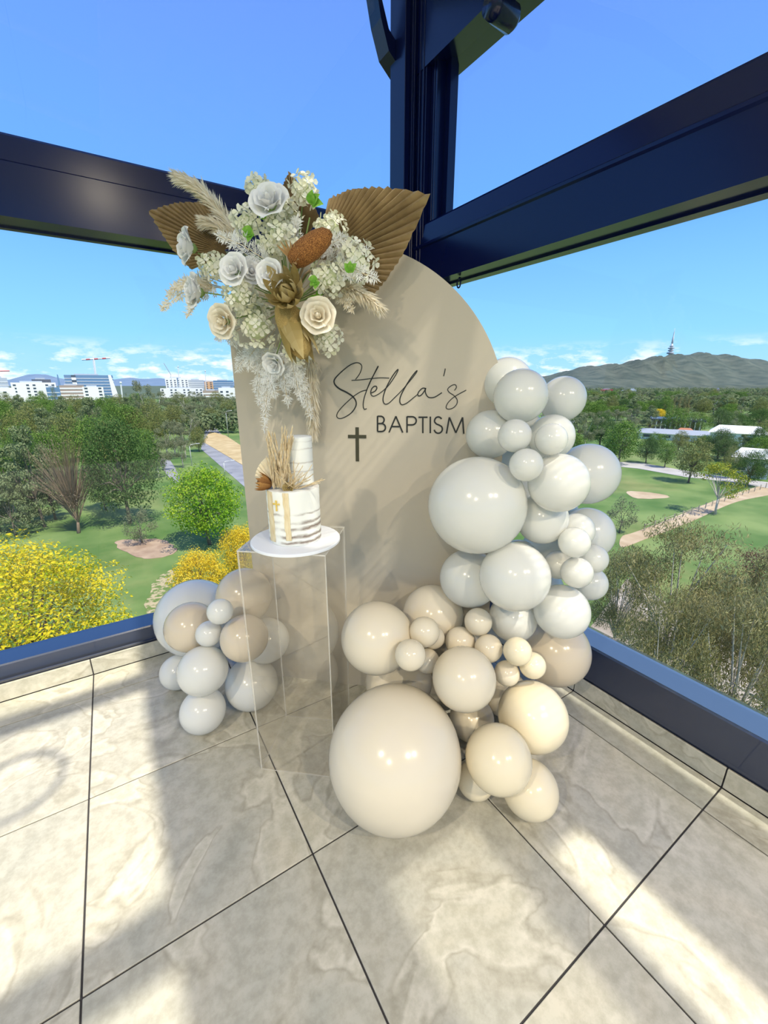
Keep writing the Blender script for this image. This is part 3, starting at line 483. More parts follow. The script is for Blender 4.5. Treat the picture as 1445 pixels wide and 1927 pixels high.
# unseen skylight openings, shaped to throw these sun patches: floor x range, y range
LIGHTS = [(-1.15, -.08, .98, 2.03), (-1.15, -.08, 2.13, 3.2), (-1.15, -.08, -.25, .84), (-2.4, -1.27, .98, 2.03), (-2.4, -1.27, 2.13, 3.2), (-2.4, -1.27, -.25, .84),
          (.93, 1.10, -.9, .50), (.96, 1.42, .72, 1.62), (.96, 1.42, 1.72, 2.6), (.35, .86, 1.62, 1.86), (.35, .86, 1.98, 2.22), (.35, .86, 2.34, 2.9), (.45, .80, -.5, .72), (1.33, 1.38, -.6, .24)]
DIMMED = LIGHTS[7:13]
fxs = sorted(set([r for q in LIGHTS for r in q[:2]] + [-4.9, -3.6, .1, 1.5, 1.62]))
fys = sorted(set([r for q in LIGHTS for r in q[2:]]))
xs = [roof_x(f) for f in fxs]
xs = [x for x in xs if XMIN - .1 < x < 1.9]
fx_of = {x: x - KX * roof_z(x) for x in xs}
V, F, idx = [], [], {}
rows = [-9.0] + fys + [9.0]
def rv(x, fy):
    y = max(YMIN, min(WY + .25, fy - KY * roof_z(x)))
    k = (round(x, 4), round(fy, 4))
    if k not in idx:
        idx[k] = len(V); V.append((x, y, roof_z(x)))
    return idx[k]
xall = sorted(set(xs + [XMIN - .1, 1.95, 1.67, 1.42, 1.05, .5, -.3, -1.4, -2.6, -3.4, -4.0]))
for xa, xb in zip(xall, xall[1:]):
    fm = (xa + xb) / 2; fm = fm - KX * roof_z(fm)
    for ya, yb in zip(rows, rows[1:]):
        ym = (ya + yb) / 2
        if any(q[0] < fm < q[1] and q[2] < ym < q[3] for q in LIGHTS): continue
        F.append((rv(xa, ya), rv(xb, ya), rv(xb, yb), rv(xa, yb)))
roof = obj('ceiling', pymesh('ceiling', V, F, M['ceiling']))
tag(roof, 'curved pale ceiling with skylight openings over the room', 'ceiling', kind='structure')
b = bmesh.new(); b.from_mesh(roof.data)
bmesh.ops.delete(b, geom=[f for f in b.faces if f.calc_area() < 1e-5], context='FACES')
b.to_mesh(roof.data); b.free()
sm = roof.modifiers.new('thick', 'SOLIDIFY'); sm.thickness = .09; sm.offset = 1
# unseen slats added across the smaller skylights to dim their sunlight
for fx0, fx1, fy0, fy1 in DIMMED:
    xa, xb = roof_x(fx0) - .03, roof_x(fx1) + .03
    n = int((fy1 - fy0) / .03)
    for k in range(n):
        fy = fy0 + (k + .5) * (fy1 - fy0) / n
        za, zb = roof_z(xa) + .03, roof_z(xb) + .03
        ya, yb = fy - KY * za, fy - KY * zb
        Vs = []
        for x_, y_, z_ in ((xa, ya, za), (xb, yb, zb)):
            Vs += [(x_, y_ - .0085, z_), (x_, y_ + .0085, z_), (x_, y_ + .0085, z_ + .004), (x_, y_ - .0085, z_ + .004)]
        Fs = [(0, 1, 5, 4), (1, 2, 6, 5), (2, 3, 7, 6), (3, 0, 4, 7), (3, 2, 1, 0), (4, 5, 6, 7)]
        obj('dimming_slat', pymesh('dimming_slat', Vs, Fs, M['ceiling']), None, roof)
# gable rib along the roof edge
V, F = [], []
pts = [(1.90, 3.08), (1.68, 3.10), (1.57, 3.18), (1.52, 3.30), (1.47, 3.50), (1.05, 3.70), (.5, 3.86), (-.3, 4.02), (-1.4, 4.1), (-2.6, 3.98), (-3.4, 3.68), (-4.0, 3.28), (-4.5, 2.9)]
for x, z in pts: V += [(x, 2.40, z - .05), (x, 2.40, z + .04), (x, 2.50, z + .04), (x, 2.50, z - .05)]
for i in range(len(pts) - 1):
    for k in range(4): F.append((4 * i + k, 4 * i + (k + 1) % 4, 4 * i + 4 + (k + 1) % 4, 4 * i + 4 + k))
F += [(0, 1, 2, 3), tuple(4 * (len(pts) - 1) + k for k in (3, 2, 1, 0))]
tag(fix(obj('rib', pymesh('rib', V, F, M['navy']))), 'dark curved roof rib over the park side gable', 'roof rib', kind='structure').name = 'trim_6'

# unseen ceiling downlights, added out of view as warm fill
M['lamp_ring'] = mat('fill_light_ring', (.75, .75, .74), .4)
LENS = bpy.data.materials.new('fill_light_lens'); LENS.use_nodes = True
lb_ = LENS.node_tree.nodes['Principled BSDF']; lb_.inputs['Emission Color'].default_value = (1, .80, .55, 1); lb_.inputs['Emission Strength'].default_value = 12
DL = ['above the viewpoint, window side', 'behind the viewpoint, window side', 'above the viewpoint, room side', 'behind the viewpoint, room side', 'at the far back, window side', 'at the far back, room side']
for i, (x, y) in enumerate(((.35, -2.9), (1.25, -2.9), (-2.75, -.6), (-2.75, -2.4))):
    z = roof_z(x) - .012
    root = tag(empty('fill_light', (x, y, z)), 'round added ceiling fill light ' + DL[i], 'fill_light', 'added ceiling fill lights')
    V, F = lathe_data([(.075, -.05), (.085, -.05), (.085, .0), (.075, .0)], 24); obj('ring', pymesh('ring', V, F[:-2] + [tuple(range(24)), ] if False else F[:-2], M['lamp_ring'], True), None, root)
    V, F = lathe_data([(.074, -.034), (.074, -.030)], 24); obj('lens', pymesh('lens', V, F, LENS), None, root)
    ld = bpy.data.lights.new('fill_light_lamp', 'AREA'); ld.shape = 'DISK'; ld.size = .14; ld.energy = 88; ld.color = (1, .87, .66); ld.spread = math.radians(150)
    lo = bpy.data.objects.new('lamp', ld); link(lo, root); lo.location = (0, 0, -.055)

# hoop pendant whose shadow curls over the sunlit tiles
hp = Vector((-.17, .06, 3.0))
root = tag(empty('pendant_hoop', hp), 'thin metal hoop pendant hanging from the ceiling above the sunlit tiles', 'pendant')
V, F = tube_data([(.15 * math.cos(a), .15 * math.sin(a), 0) for a in [i * math.pi / 16 for i in range(33)]], .011, 8); obj('hoop', pymesh('hoop', V, F, M['navy'], True), None, root)
ztop = roof_z(hp.x) - hp.z
for k in range(3):
    a = 2.1 * k; V, F = tube_data([(.15 * math.cos(a), .15 * math.sin(a), .008), (0, 0, .45)], .002, 5); obj('wire', pymesh('wire', V, F, M['navy']), None, root)
V, F = tube_data([(0, 0, .45), (0, 0, ztop + .02)], .004, 6); obj('rod', pymesh('rod', V, F, M['navy']), None, root)
# ------------------------------------------------------------------ arch backdrop with lettering
BO = Vector((0.53285, 1.76081, 0)); BD = Vector((0.7419424, -0.67046362, 0)); BN = Vector((-0.67046362, -0.7419424, 0))
BANG = math.atan2(BD.y, BD.x)
UP = Vector((0, 0, 1))
bd = tag(empty('arch_backdrop', BO, BANG), 'tall beige arch-shaped board lettered in black, standing behind the acrylic plinth', 'backdrop')
# local frame: x along the board, y away from the viewer, z up
def onboard(u, z, q=0.0): return (u, -q, z)
AC, AR, UL = (0.3283, 1.2585), 0.6467, -0.115
out = [(UL, 0.0)]
a0 = math.acos((UL - AC[0]) / AR)
for k in range(49):
    a = a0 * (1 - k / 48)
    out.append((AC[0] + AR * math.cos(a), AC[1] + AR * math.sin(a)))
out.append((AC[0] + AR, 0.0))
n = len(out); TH = .012
V = [(u, 0, z) for u, z in out] + [(u, TH, z) for u, z in out]
F = [tuple(range(n)), tuple(range(n, 2 * n))[::-1]] + [(i, n + i, n + (i + 1) % n, (i + 1) % n) for i in range(n)]
me = pymesh('panel', V, F, (M['board'], M['board_edge']))
for p in me.polygons: p.material_index = 0 if p.index < 2 else 1
bpanel = obj('panel', me, None, bd)
# rear stand so that the board stands by itself
b = bmesh.new(); box(b, .32, .36, TH, TH + .02, 0.0, 1.2); box(b, .32, .36, TH, .34, 0.0, .02)
obj('stand', b, M['board_edge'], bd)

def ribbon(pts, width, lift=.0016):
    """flat stroke on the board; width may be a function of 0..1"""
    pts = [Vector((p[0], p[1])) for p in pts]
    V, F = [], []
    n = len(pts)
    for i, p in enumerate(pts):
        t = pts[min(i + 1, n - 1)] - pts[max(i - 1, 0)]
        if t.length < 1e-7: t = Vector((1, 0))
        t.normalize(); s = Vector((-t.y, t.x))
        w = (width(i / (n - 1)) if callable(width) else width) / 2
        for q in (p + s * w, p - s * w):
            V.append((q.x, -lift, q.y)); V.append((q.x, .0002, q.y))
    for i in range(n - 1):
        a = 4 * i; c = a + 4
        F += [(a, a + 2, c + 2, c), (a + 1, c + 1, c + 3, a + 3), (a, c, c + 1, a + 1), (a + 2, a + 3, c + 3, c + 2)]
    F += [(0, 1, 3, 2), (4 * n - 4, 4 * n - 2, 4 * n - 1, 4 * n - 3)]
    return V, F
def merge(parts):
    V, F = [], []
    for v, f in parts:
        b_ = len(V); V += v; F += [tuple(i + b_ for i in q) for q in f]
    return V, F
def letters(name, parts, m):
    V, F = merge(parts)
    return fix(obj(name, pymesh(name, V, F, m), None, bpanel))
def wS(t): return .0032 + .0028 * math.exp(-((t - .46) / .16) ** 2)
def wT(t): return .0030 + .0012 * (0.5 + 0.5 * math.sin(t * 17))
Sx = SCRIPT_STROKES
letters('script_letter', [ribbon(spline(Sx['S']), wS)], M['ink'])
letters('script_letter', [ribbon(spline(Sx['t']), .0036), ribbon(spline(Sx['tb']), .0030, .0018)], M['ink'])
letters('script_letter', [ribbon(spline(Sx['ella']), wT)], M['ink'])
letters('script_letter', [ribbon(spline(Sx['a']), .0040)], M['ink'])
letters('apostrophe', [ribbon(spline(Sx['ap']), .0034)], M['ink'])
letters('script_letter', [ribbon(spline(Sx['s']), .0031)], M['ink'])
for k, v in CAPITAL_STROKES.items():
    letters('capital_letter', [ribbon(s if len(s) == 2 else s, .0058, .0016 + .0002 * i) for i, s in enumerate(v)], M['ink'])
letters('cross', [ribbon(CROSS_BARS[0], .0142, .0016), ribbon(CROSS_BARS[1], .0135, .0019)], M['ink_olive'])

# little hanging ring under the beam at the board's shoulder
V, F = [], []
ring = [(1.726 + .0, 1.93 + .014 * math.cos(a), 1.945 + .022 * math.sin(a)) for a in [i * math.pi / 8 for i in range(17)]]
V, F = tube_data(ring, .004, 8)
tube_data([(1.726, 1.925, 1.975), (1.726, 1.925, 1.962)], .006, 8, V, F)
tag(obj('hanging_ring', pymesh('hanging_ring', V, F, M['navy'], True)), 'small dark metal ring hanging under the transom at the arch shoulder', 'ring')

# ------------------------------------------------------------------ balloons
def balloon_mesh(name, m):
    V, F = [], []
    seg, rings = 40, 26
    prof = []
    for i in range(1, rings):
        ph = math.pi * i / rings
        r = math.sin(ph); z = -math.cos(ph)
        if z < 0: z *= 1.0 + .05 * (-z) ** 3
        prof.append((r, z))
    V, F = lathe_data(prof, seg)
    return pymesh(name, V, F, m, True)
def knot_mesh():
    V, F = lathe_data([(.055, -1.03), (.030, -1.07), (.024, -1.10), (.050, -1.125), (.062, -1.15), (.05, -1.16)], 12)
    return pymesh('knot', V, F, M['knot'], True)
bal_me = {k: balloon_mesh('balloon_skin', M['lat_' + k]) for k in 'wctp'}
bal_me['g'] = bal_me['c']
knot_me = knot_mesh()
BLAB = {
'W1': 'white balloon behind the topmost pair, its edge overlapping the arch', 'W2': 'round white balloon at the front top of the garland', 'W3': 'white balloon at the upper outer edge, against the hillside view',
'W4': 'white balloon pressed on the arch just past the last letter of BAPTISM', 'W5': 'small pearly balloon nearest the word BAPTISM', 'W6': 'medium white balloon behind a small one, under the topmost pair',
'W7': 'small pearly balloon in front of a medium white one below the top', 'W8': 'small pearly balloon touching the largest white balloon', 'W9': 'largest white balloon, in front of the arch below the lettering',
'W10': 'white balloon beside the largest white one, partly covered by a small pearly one', 'W11': 'outermost white balloon sticking out over the park lawn', 'W12': 'white balloon with a bright crescent, tucked behind the largest white one',
'W13': 'bluish white balloon at the outer edge behind three small ones', 'W14': 'partly hidden white balloon just above the upper small white one', 'W15': 'small white balloon, upper of the outer trio', 'W16': 'small white balloon, outermost of the outer trio',
'W17': 'small white balloon, lowest of the outer trio', 'W18': 'white balloon half hidden below the outer trio, against gum leaves', 'W19': 'small shaded balloon half hidden behind the outer trio',
'W20': 'large white balloon in the middle of the garland below the largest one', 'W21': 'shaded white balloon on the arch below the largest one', 'W22': 'lowest big white balloon at the outer side above the sand one',
'W23': 'white balloon low in the garland just above the small cream ones', 'W24': 'white balloon peeking out between the two biggest white ones', 'T1': 'large sand balloon at the outer back, near the window sill',
'C1': 'large cream balloon next to the acrylic plinth', 'C2': 'cream balloon with a shadow band, against the foot of the arch', 'C3': 'small cream balloon, upper one touching the large cream one by the plinth', 'C4': 'small cream balloon with a grey dot, lower one by the plinth side cream balloon',
'C5': 'tiny cream balloon wedged behind the upper small one', 'C6': 'tiny cream balloon wedged behind the dotted small one', 'C7': 'small cream balloon directly above the middle cream one', 'C8': 'small cream balloon just under the shaded white one',
'C9': 'small cream balloon between the middle cream one and the ivory ones', 'P1': 'small ivory balloon, upper of the two beside the sand one', 'P2': 'small ivory balloon, outer of the two beside the sand one', 'C10': 'small cream balloon under the small ivory pair',
'C11': 'middle sized cream balloon above and behind the giant one', 'C12': 'pale balloon partly hidden under the middle cream one', 'P3': 'glossy ivory balloon with a bright highlight at the outer side', 'P4': 'ivory balloon with a grey dot in front of the lower group',
'P5': 'ivory balloon resting on the floor, nearest the window side', 'P6': 'ivory balloon half hidden beside the giant one on the floor', 'G1': 'giant cream balloon resting on the floor in front', 'C13': 'cream balloon mostly hidden behind the giant one',
'L1': 'big white balloon at the back of the small cluster left of the plinth', 'L2': 'sand balloon in front of the big white one by the sill', 'L3': 'sand balloon at the top of the cluster beside the plinth', 'L4': 'sand balloon seen partly through the plinth in the small cluster',
'L5': 'white balloon seen only through the acrylic plinth', 'L6': 'small white balloon, upper of the pair in the plinth cluster', 'L7': 'small white balloon, lower of the pair in the plinth cluster', 'L8': 'white balloon in the front middle of the plinth cluster',
'F1': 'white balloon deep inside the garland behind the crescent lit one', 'F2': 'white balloon deep inside the garland above the lowest big white one', 'F3': 'cream balloon deep inside the garland behind the ivory highlight one', 'F4': 'cream balloon deep inside the garland behind the middle cream one', 'F5': 'white balloon deep inside the garland under the top pair', 'F6': 'white balloon deep inside the garland between the small pearly ones and the largest', 'F7': 'white balloon deep inside the garland just behind the largest one', 'F8': 'white balloon deep inside the garland under the largest one',
'L9': 'white balloon low on the sill side of the plinth cluster', 'L10': 'lowest white balloon of the plinth cluster, on the floor', 'L11': 'white balloon against the foot of the plinth, half seen through acrylic'}
for k, (x, y, z, r, c) in BAL.items():
    p = Vector((x, y, z))
    root = tag(empty('balloon', p), BLAB[k], 'balloon', 'plinth side balloon cluster' if k[0] == 'L' else 'balloon garland around the arch')
    hub = Vector((.30, 1.85, .35)) if k[0] == 'L' else (BO + BD * 1.02 + UP * z * .9)
    if k == 'G1': hub = Vector((.80, 1.10, .30))
    to = hub - p
    if k in ('P4', 'C4'): to = Vector((0, 0, EYE)) - p; to = to.normalized() * -1
    if to.length < .05: to = BN * -1
    q = (-to.normalized()).to_track_quat('Z', 'Y')     # the knot is at local -Z
    root.rotation_mode = 'QUATERNION'; root.rotation_quaternion = q; root.scale = (r, r, r)
    s = obj('skin', bal_me[c], None, root)
    obj('knot', knot_me, None, root)

# ------------------------------------------------------------------ acrylic plinth
PC = Vector((.2705, 1.298, 0)); PA = math.radians(-40.0)
PW, PDp, PH, PT = .292, .275, .905, .004
pl_ = tag(empty('display_plinth', PC, PA), 'clear acrylic box plinth carrying the cake', 'plinth')
def panel(x0, x1, y0, y1, z0, z1, thin):
    b = bmesh.new(); box(b, x0, x1, y0, y1, z0, z1)
    b.faces.ensure_lookup_table()
    for f in b.faces:
        ax = max(range(3), key=lambda i: abs(f.normal[i]))
        f.material_index = 0 if ax == thin else 1
    b.normal_update()
    for f in b.faces:
        ax = max(range(3), key=lambda i: abs(f.normal[i]))
        f.material_index = 0 if ax == thin else 1
    obj('panel', b, (M['acrylic'], M['acrylic_edge']), pl_)
panel(0, PW, 0, PT, .0005, PH - PT - .0004, 1)
panel(0, PW, PDp - PT, PDp, .0005, PH - PT - .0004, 1)
panel(0, PT, PT + .0004, PDp - PT - .0004, .0005, PH - PT - .0004, 0)
panel(PW - PT, PW, PT + .0004, PDp - PT - .0004, .0005, PH - PT - .0004, 0)
panel(0, PW, 0, PDp, PH - PT, PH, 2)

# ------------------------------------------------------------------ cake
CB = Vector((.4642, 1.2783, PH))
V, F = lathe_data([(.146, 0.0005), (.149, .002), (.149, .009), (.147, .011)], 64)
tag(obj('cake_board', pymesh('cake_board', V, F, M['white_board'], False), None, None, CB), 'round white cake board on the acrylic plinth', 'cake board')

def icing():
    m = bpy.data.materials.new('semi_naked_icing'); m.use_nodes = True
    t = m.node_tree; b = t.nodes['Principled BSDF']; n = t.nodes.new; l = t.links.new
    tcn = n('ShaderNodeTexCoord'); sp = n('ShaderNodeSeparateXYZ'); l(tcn.outputs['Object'], sp.inputs[0])
    # scraped layer lines where sponge shows through
    nz = n('ShaderNodeTexNoise'); nz.inputs['Scale'].default_value = 26; nz.inputs['Detail'].default_value = 5
    mpn = n('ShaderNodeMapping'); mpn.inputs['Scale'].default_value = (1, 1, 2.2); l(tcn.outputs['Object'], mpn.inputs[0]); l(mpn.outputs[0], nz.inputs['Vector'])
    wob = n('ShaderNodeMath'); wob.operation = 'MULTIPLY_ADD'; wob.inputs[1].default_value = .016; l(nz.outputs['Fac'], wob.inputs[0]); l(sp.outputs['Z'], wob.inputs[2])
    r = n('ShaderNodeValToRGB'); r.color_ramp.interpolation = 'LINEAR'
    sc = n('ShaderNodeMath'); sc.operation = 'MULTIPLY'; sc.inputs[1].default_value = 1 / .40; l(wob.outputs[0], sc.inputs[0]); l(sc.outputs[0], r.inputs[0])
    els = r.color_ramp.elements
    els[0].position = 0; els[0].color = (1, 1, 1, 1); els[1].position = 1; els[1].color = (0, 0, 0, 1)
    stops = []
    for z, w, v in ((.012, .008, 1), (.032, .008, 1), (.058, .009, 1), (.078, .007, .8), (.106, .005, .7), (.186, .008, .8), (.235, .003, .45), (.262, .004, .5), (.305, .003, .45), (.330, .003, .3)):
        zz = z + .008
        stops += [((zz - w) / .40, 0), (zz / .40, v), ((zz + w) / .40, 0)]
    els[0].color = (0, 0, 0, 1)
    for p, v in stops:
        e = els.new(min(max(p, .001), .999)); e.color = (v, v, v, 1)
    n2 = n('ShaderNodeTexNoise'); n2.inputs['Scale'].default_value = 9; n2.inputs['Detail'].default_value = 4; l(tcn.outputs['Object'], n2.inputs['Vector'])
    r2 = n('ShaderNodeValToRGB'); r2.color_ramp.elements[0].position = .36; r2.color_ramp.elements[1].position = .50; l(n2.outputs['Fac'], r2.inputs[0])
    mu = n('ShaderNodeMath'); mu.operation = 'MULTIPLY'; l(r.outputs[0], mu.inputs[0]); l(r2.outputs[0], mu.inputs[1])
    mx = n('ShaderNodeMixRGB'); mx.inputs[1].default_value = (.86, .86, .80, 1); mx.inputs[2].default_value = (.20, .13, .09, 1); l(mu.outputs[0], mx.inputs[0]); l(mx.outputs[0], b.inputs['Base Color'])
    b.inputs['Roughness'].default_value = .6
    bp = n('ShaderNodeBump'); bp.inputs['Strength'].default_value = .25; bp.inputs['Distance'].default_value = .004; bp.invert = True
    l(mu.outputs[0], bp.inputs['Height']); l(bp.outputs[0], b.inputs['Normal'])
    return m
M['icing'] = icing()
CZ = PH + .011
cake = tag(empty('cake', (CB.x, CB.y, CZ)), 'two tier semi naked white cake on the round board', 'cake')
def tier(r, z0, z1, seed, off=(0, 0)):
    rnd = random.Random(seed)
    prof = [(r * .97, z0), (r, z0 + .004)]
    for i in range(1, 14): prof.append((r * (1 + rnd.uniform(-.006, .006)), z0 + (z1 - z0) * i / 14))
    prof += [(r, z1 - .004), (r * .985, z1), (r * .6, z1 + .001), (.004, z1 + .001)]
    V, F = lathe_data(prof, 56)
    V = [(x + off[0], y + off[1], z) for x, y, z in V]
    return obj('tier', pymesh('tier', V, F, M['icing'], True), None, cake)
TR = .0855; T1 = .182
low_tier = tier(TR, 0, T1, 1)
U0 = (.030 * math.cos(math.radians(-32.67)), .030 * math.sin(math.radians(-32.67)))
TR2 = .0405
tier(TR2, T1 + .001, .342, 2, U0)
# directions seen from the camera: right and toward
CR = Vector((math.cos(math.radians(-32.67)), math.sin(math.radians(-32.67)), 0)); CT = Vector((-.342, -.940, 0))
CT = Vector((-math.sin(math.radians(32.67)), -math.cos(math.radians(32.67)), 0))
def cake_pt(a, r, z):            # angle from facing the viewer, positive to the right
    return (CR * math.sin(a) + CT * math.cos(a)) * r + Vector((0, 0, z))
M['gauze'] = noisy('beige_gauze', (.66, .52, .30), (.80, .69, .46), 90, .9, stretch=(1, 1, .25))
M['gold'] = mat('gold_mirror', (1.0, .70, .16), .35, .6)
def strip(a0, a1, r, zt, zb, mat_, name, parent, wob=.002, thick=.0012, seed=3):
    rnd = random.Random(seed); V, F = [], []
    n = 18
    for i in range(n + 1):
        z = zt + (zb - zt) * i / n
        s = rnd.uniform(-wob, wob) / r
        for a in (a0 + s, (a0 + a1) / 2 + s, a1 + s * .5):
            for rr in (r + .0006, r + .0006 + thick): V.append(cake_pt(a, rr + (0 if i < n - 1 else .001), z))
    for i in range(n):
        b0, b1 = 6 * i, 6 * i + 6
        F += [(b0 + 1, b0 + 3, b1 + 3, b1 + 1), (b0 + 3, b0 + 5, b1 + 5, b1 + 3), (b0, b1, b1 + 2, b0 + 2), (b0 + 2, b1 + 2, b1 + 4, b0 + 4), (b0, b0 + 1, b1 + 1, b1), (b0 + 4, b1 + 4, b1 + 5, b0 + 5)]
    return fix(obj(name, pymesh(name, V, F, mat_), None, parent))
strip(-.95, -.62, TR, T1 - .004, .012, M['gauze'], 'ribbon', low_tier, seed=3)
strip(-.15, .06, TR, T1 - .004, .022, M['gauze'], 'ribbon', low_tier, seed=4)
# gold cross with flared ends, a flat plaque on the icing
def cross_plaque(c_a, z, s):
    pts = []
    arm = [(.10, .10), (.10, .62), (.20, .70), (.0, .92)]
    # outline built per arm, then mirrored
    def armpts(L_, dirv, perp):
        o = []
        for w, l_ in ((.085, .09), (.085, L_ - .22), (.19, L_ - .16), (.09, L_ - .10), (0, L_)): o.append((dirv[0] * l_ + perp[0] * -w, dirv[1] * l_ + perp[1] * -w))
        for w, l_ in ((.09, L_ - .10), (.19, L_ - .16), (.085, L_ - .22)): o.append((dirv[0] * l_ + perp[0] * w, dirv[1] * l_ + perp[1] * w))
        return o
    pts = armpts(.62, (0, 1), (1, 0)) + armpts(.62, (1, 0), (0, -1)) + armpts(1.15, (0, -1), (-1, 0)) + armpts(.62, (-1, 0), (0, 1))
    V, n = [], len(pts)
    for lift in (.0028, .0052):
        for x, y in pts: V.append(cake_pt(c_a + x * s / TR, TR + lift, z + y * s))
    F = [tuple(range(n)), tuple(range(n, 2 * n))[::-1]] + [(i, (i + 1) % n, n + (i + 1) % n, n + i) for i in range(n)]
    return fix(obj('gold_cross', pymesh('gold_cross', V, F, M['gold']), None, low_tier))
cross_plaque(-.42, .142, .0205)

# ------------------------------------------------------------------ petals, plumes and leaves used on cake and arch
M['rose_w'] = leafy('rose_white', [(.78, .78, .76), (.93, .92, .90)], .14)
M['rose_c'] = leafy('rose_cream', [(.80, .68, .46), (.93, .87, .74)], .14)
M['floret'] = leafy('floret_cream', [(.80, .82, .55), (.90, .89, .70), (.94, .92, .80)], .25)
M['green_leaf'] = leafy('green_leaf', [(.10, .30, .03), (.20, .46, .06), (.34, .55, .12)], .3)
M['stem'] = mat('flower_stem', (.20, .30, .08), .6)
M['fan'] = noisy('dried_palm', (.25, .17, .08), (.38, .27, .135), 14, .75, stretch=(1, 1, 1))
M['pampas'] = leafy('pampas_cream', [(.80, .70, .52), (.90, .83, .68), (.94, .90, .80)], .35)
M['pampas_tan'] = leafy('pampas_tan', [(.80, .66, .42), (.92, .80, .56), (.96, .88, .70)], .4)
M['sprig'] = leafy('white_sprig', [(.84, .83, .78), (.92, .92, .90)], .3)
M['rust'] = noisy('rust_banksia', (.13, .045, .012), (.46, .20, .055), 45, .9, bump=1.0, lo=.42, hi=.6)
M['gold_bract'] = leafy('dried_gold_bract', [(.22, .15, .05), (.38, .28, .10), (.55, .44, .22)], .2)
M['gold_cone'] = noisy('gold_cone', (.26, .17, .05), (.50, .36, .13), 70, .9, bump=.6)
M['tan_frond'] = leafy('tan_frond', [(.42, .25, .11), (.58, .38, .18)], .2)
M['brown_protea'] = leafy('brown_protea', [(.12, .05, .02), (.30, .14, .05), (.45, .24, .08)], .1)

def petal_mesh(name, m, r0, r1, z0, z1, span, curl, seed):
    rnd = random.Random(seed); V, F, T_ = [], [], []
    ns, ntt = 8, 7
    for i in range(ntt + 1):
        t = i / ntt
        for k in range(ns + 1):
            s = -1 + 2 * k / ns
            edge = 1 - .30 * (t ** 3) * abs(s) ** 2.2
            ang = s * span / 2 * (.35 + .65 * min(1, t * 1.8)) * (1 - .12 * t)
            r = r0 + (r1 - r0) * math.sin(min(1, t * 1.05) * math.pi / 2) + curl * t ** 4 + .03 * math.sin(s * 5 + seed) * t
            z = z0 + (z1 - z0) * (t * edge) - .10 * curl * 4 * t ** 6
            V.append((r * math.cos(ang), r * math.sin(ang), z))
    w = ns + 1
    for i in range(ntt):
        for k in range(ns): F.append((i * w + k, i * w + k + 1, (i + 1) * w + k + 1, (i + 1) * w + k)); T_.append(.35 + .6 * i / ntt * rnd.uniform(.8, 1))
    return pymesh(name, V, F, m, True, T_)
def rose_kit(m):
    kit = []
    for L_, (n, r0, r1, z0, z1, span, curl) in enumerate(((3, .03, .16, -.25, .52, 2.9, .02), (4, .05, .33, -.32, .50, 2.2, .09), (5, .07, .55, -.38, .42, 1.75, .17), (6, .08, .78, -.42, .28, 1.5, .22))):
        kit.append((n, [petal_mesh('petal', m, r0, r1, z0, z1, span, curl, 10 * L_ + v) for v in range(2)]))
    return kit
KIT = {'w': rose_kit(M['rose_w']), 'c': rose_kit(M['rose_c'])}
V, F = lathe_data([(.02, -.62), (.12, -.56), (.26, -.44), (.28, -.36), (.1, -.3)], 12)
V2, F2 = lathe_data([(.10, -.3), (.17, 0), (.15, .26), (.09, .42), (.03, .47)], 12)
BUD = {c_: pymesh('bud', V2, F2, M['rose_' + c_], True, [.6] * len(F2)) for c_ in 'wc'}
CALYX = pymesh('calyx', V, F, M['stem'], True)
HUB = BO + BD * .155 + UP * 1.70 + BN * .03
ROSE_LAB = ['white rose at the very top of the arch bouquet', 'white rose seen from the side over the sky side palm fan', 'open white rose in the middle of the bouquet, beside the sky side', 'white rose half hidden between two open white roses',
            'white rose next to the rust banksia', 'white rose facing the sky above the cream rose', 'cream rose hanging lowest over the window side of the arch', 'cream rose beside the gold dried protea', 'drooping white rose above the hanging white sprigs', 'small white rose tucked under the big pampas plume']
def add_stem(root, p, m=None, r=.0022):
    a = Vector(p); b_ = HUB
    mid = (a + b_) / 2 + BN * -.01
    V, F = tube_data([a * .9 + b_ * .1, mid, b_], [r, r, r * .8], 5)
    V = [Vector(v) - a for v in V]
    o = obj('stem', pymesh('stem', V, F, m or M['stem'], True))
    o.parent = root
    o.matrix_parent_inverse = root.matrix_basis.inverted() @ Matrix.Translation(a)
    return o
for i, (p, r, (tr_, tu), c) in enumerate(ROSES):
    d = (BN + BD * tr_ + UP * tu).normalized()
    root = tag(empty('rose', p), ROSE_LAB[i], 'rose', 'roses in the arch bouquet')
    root.rotation_mode = 'QUATERNION'; root.rotation_quaternion = d.to_track_quat('Z', 'Y'); root.scale = (r, r, r)
    rnd = random.Random(i)
    ph = rnd.uniform(0, 6)
    for L_, (n, ms) in enumerate(KIT[c]):
        ph += .5
        for k in range(n):
            o = obj('petal', ms[k % 2], None, root)
            o.rotation_euler = (rnd.uniform(-.06, .06), rnd.uniform(-.05, .05), ph + 2 * math.pi * k / n + rnd.uniform(-.1, .1))
    obj('calyx', CALYX, None, root)
    obj('bud', BUD[c], None, root)
    add_stem(root, p)

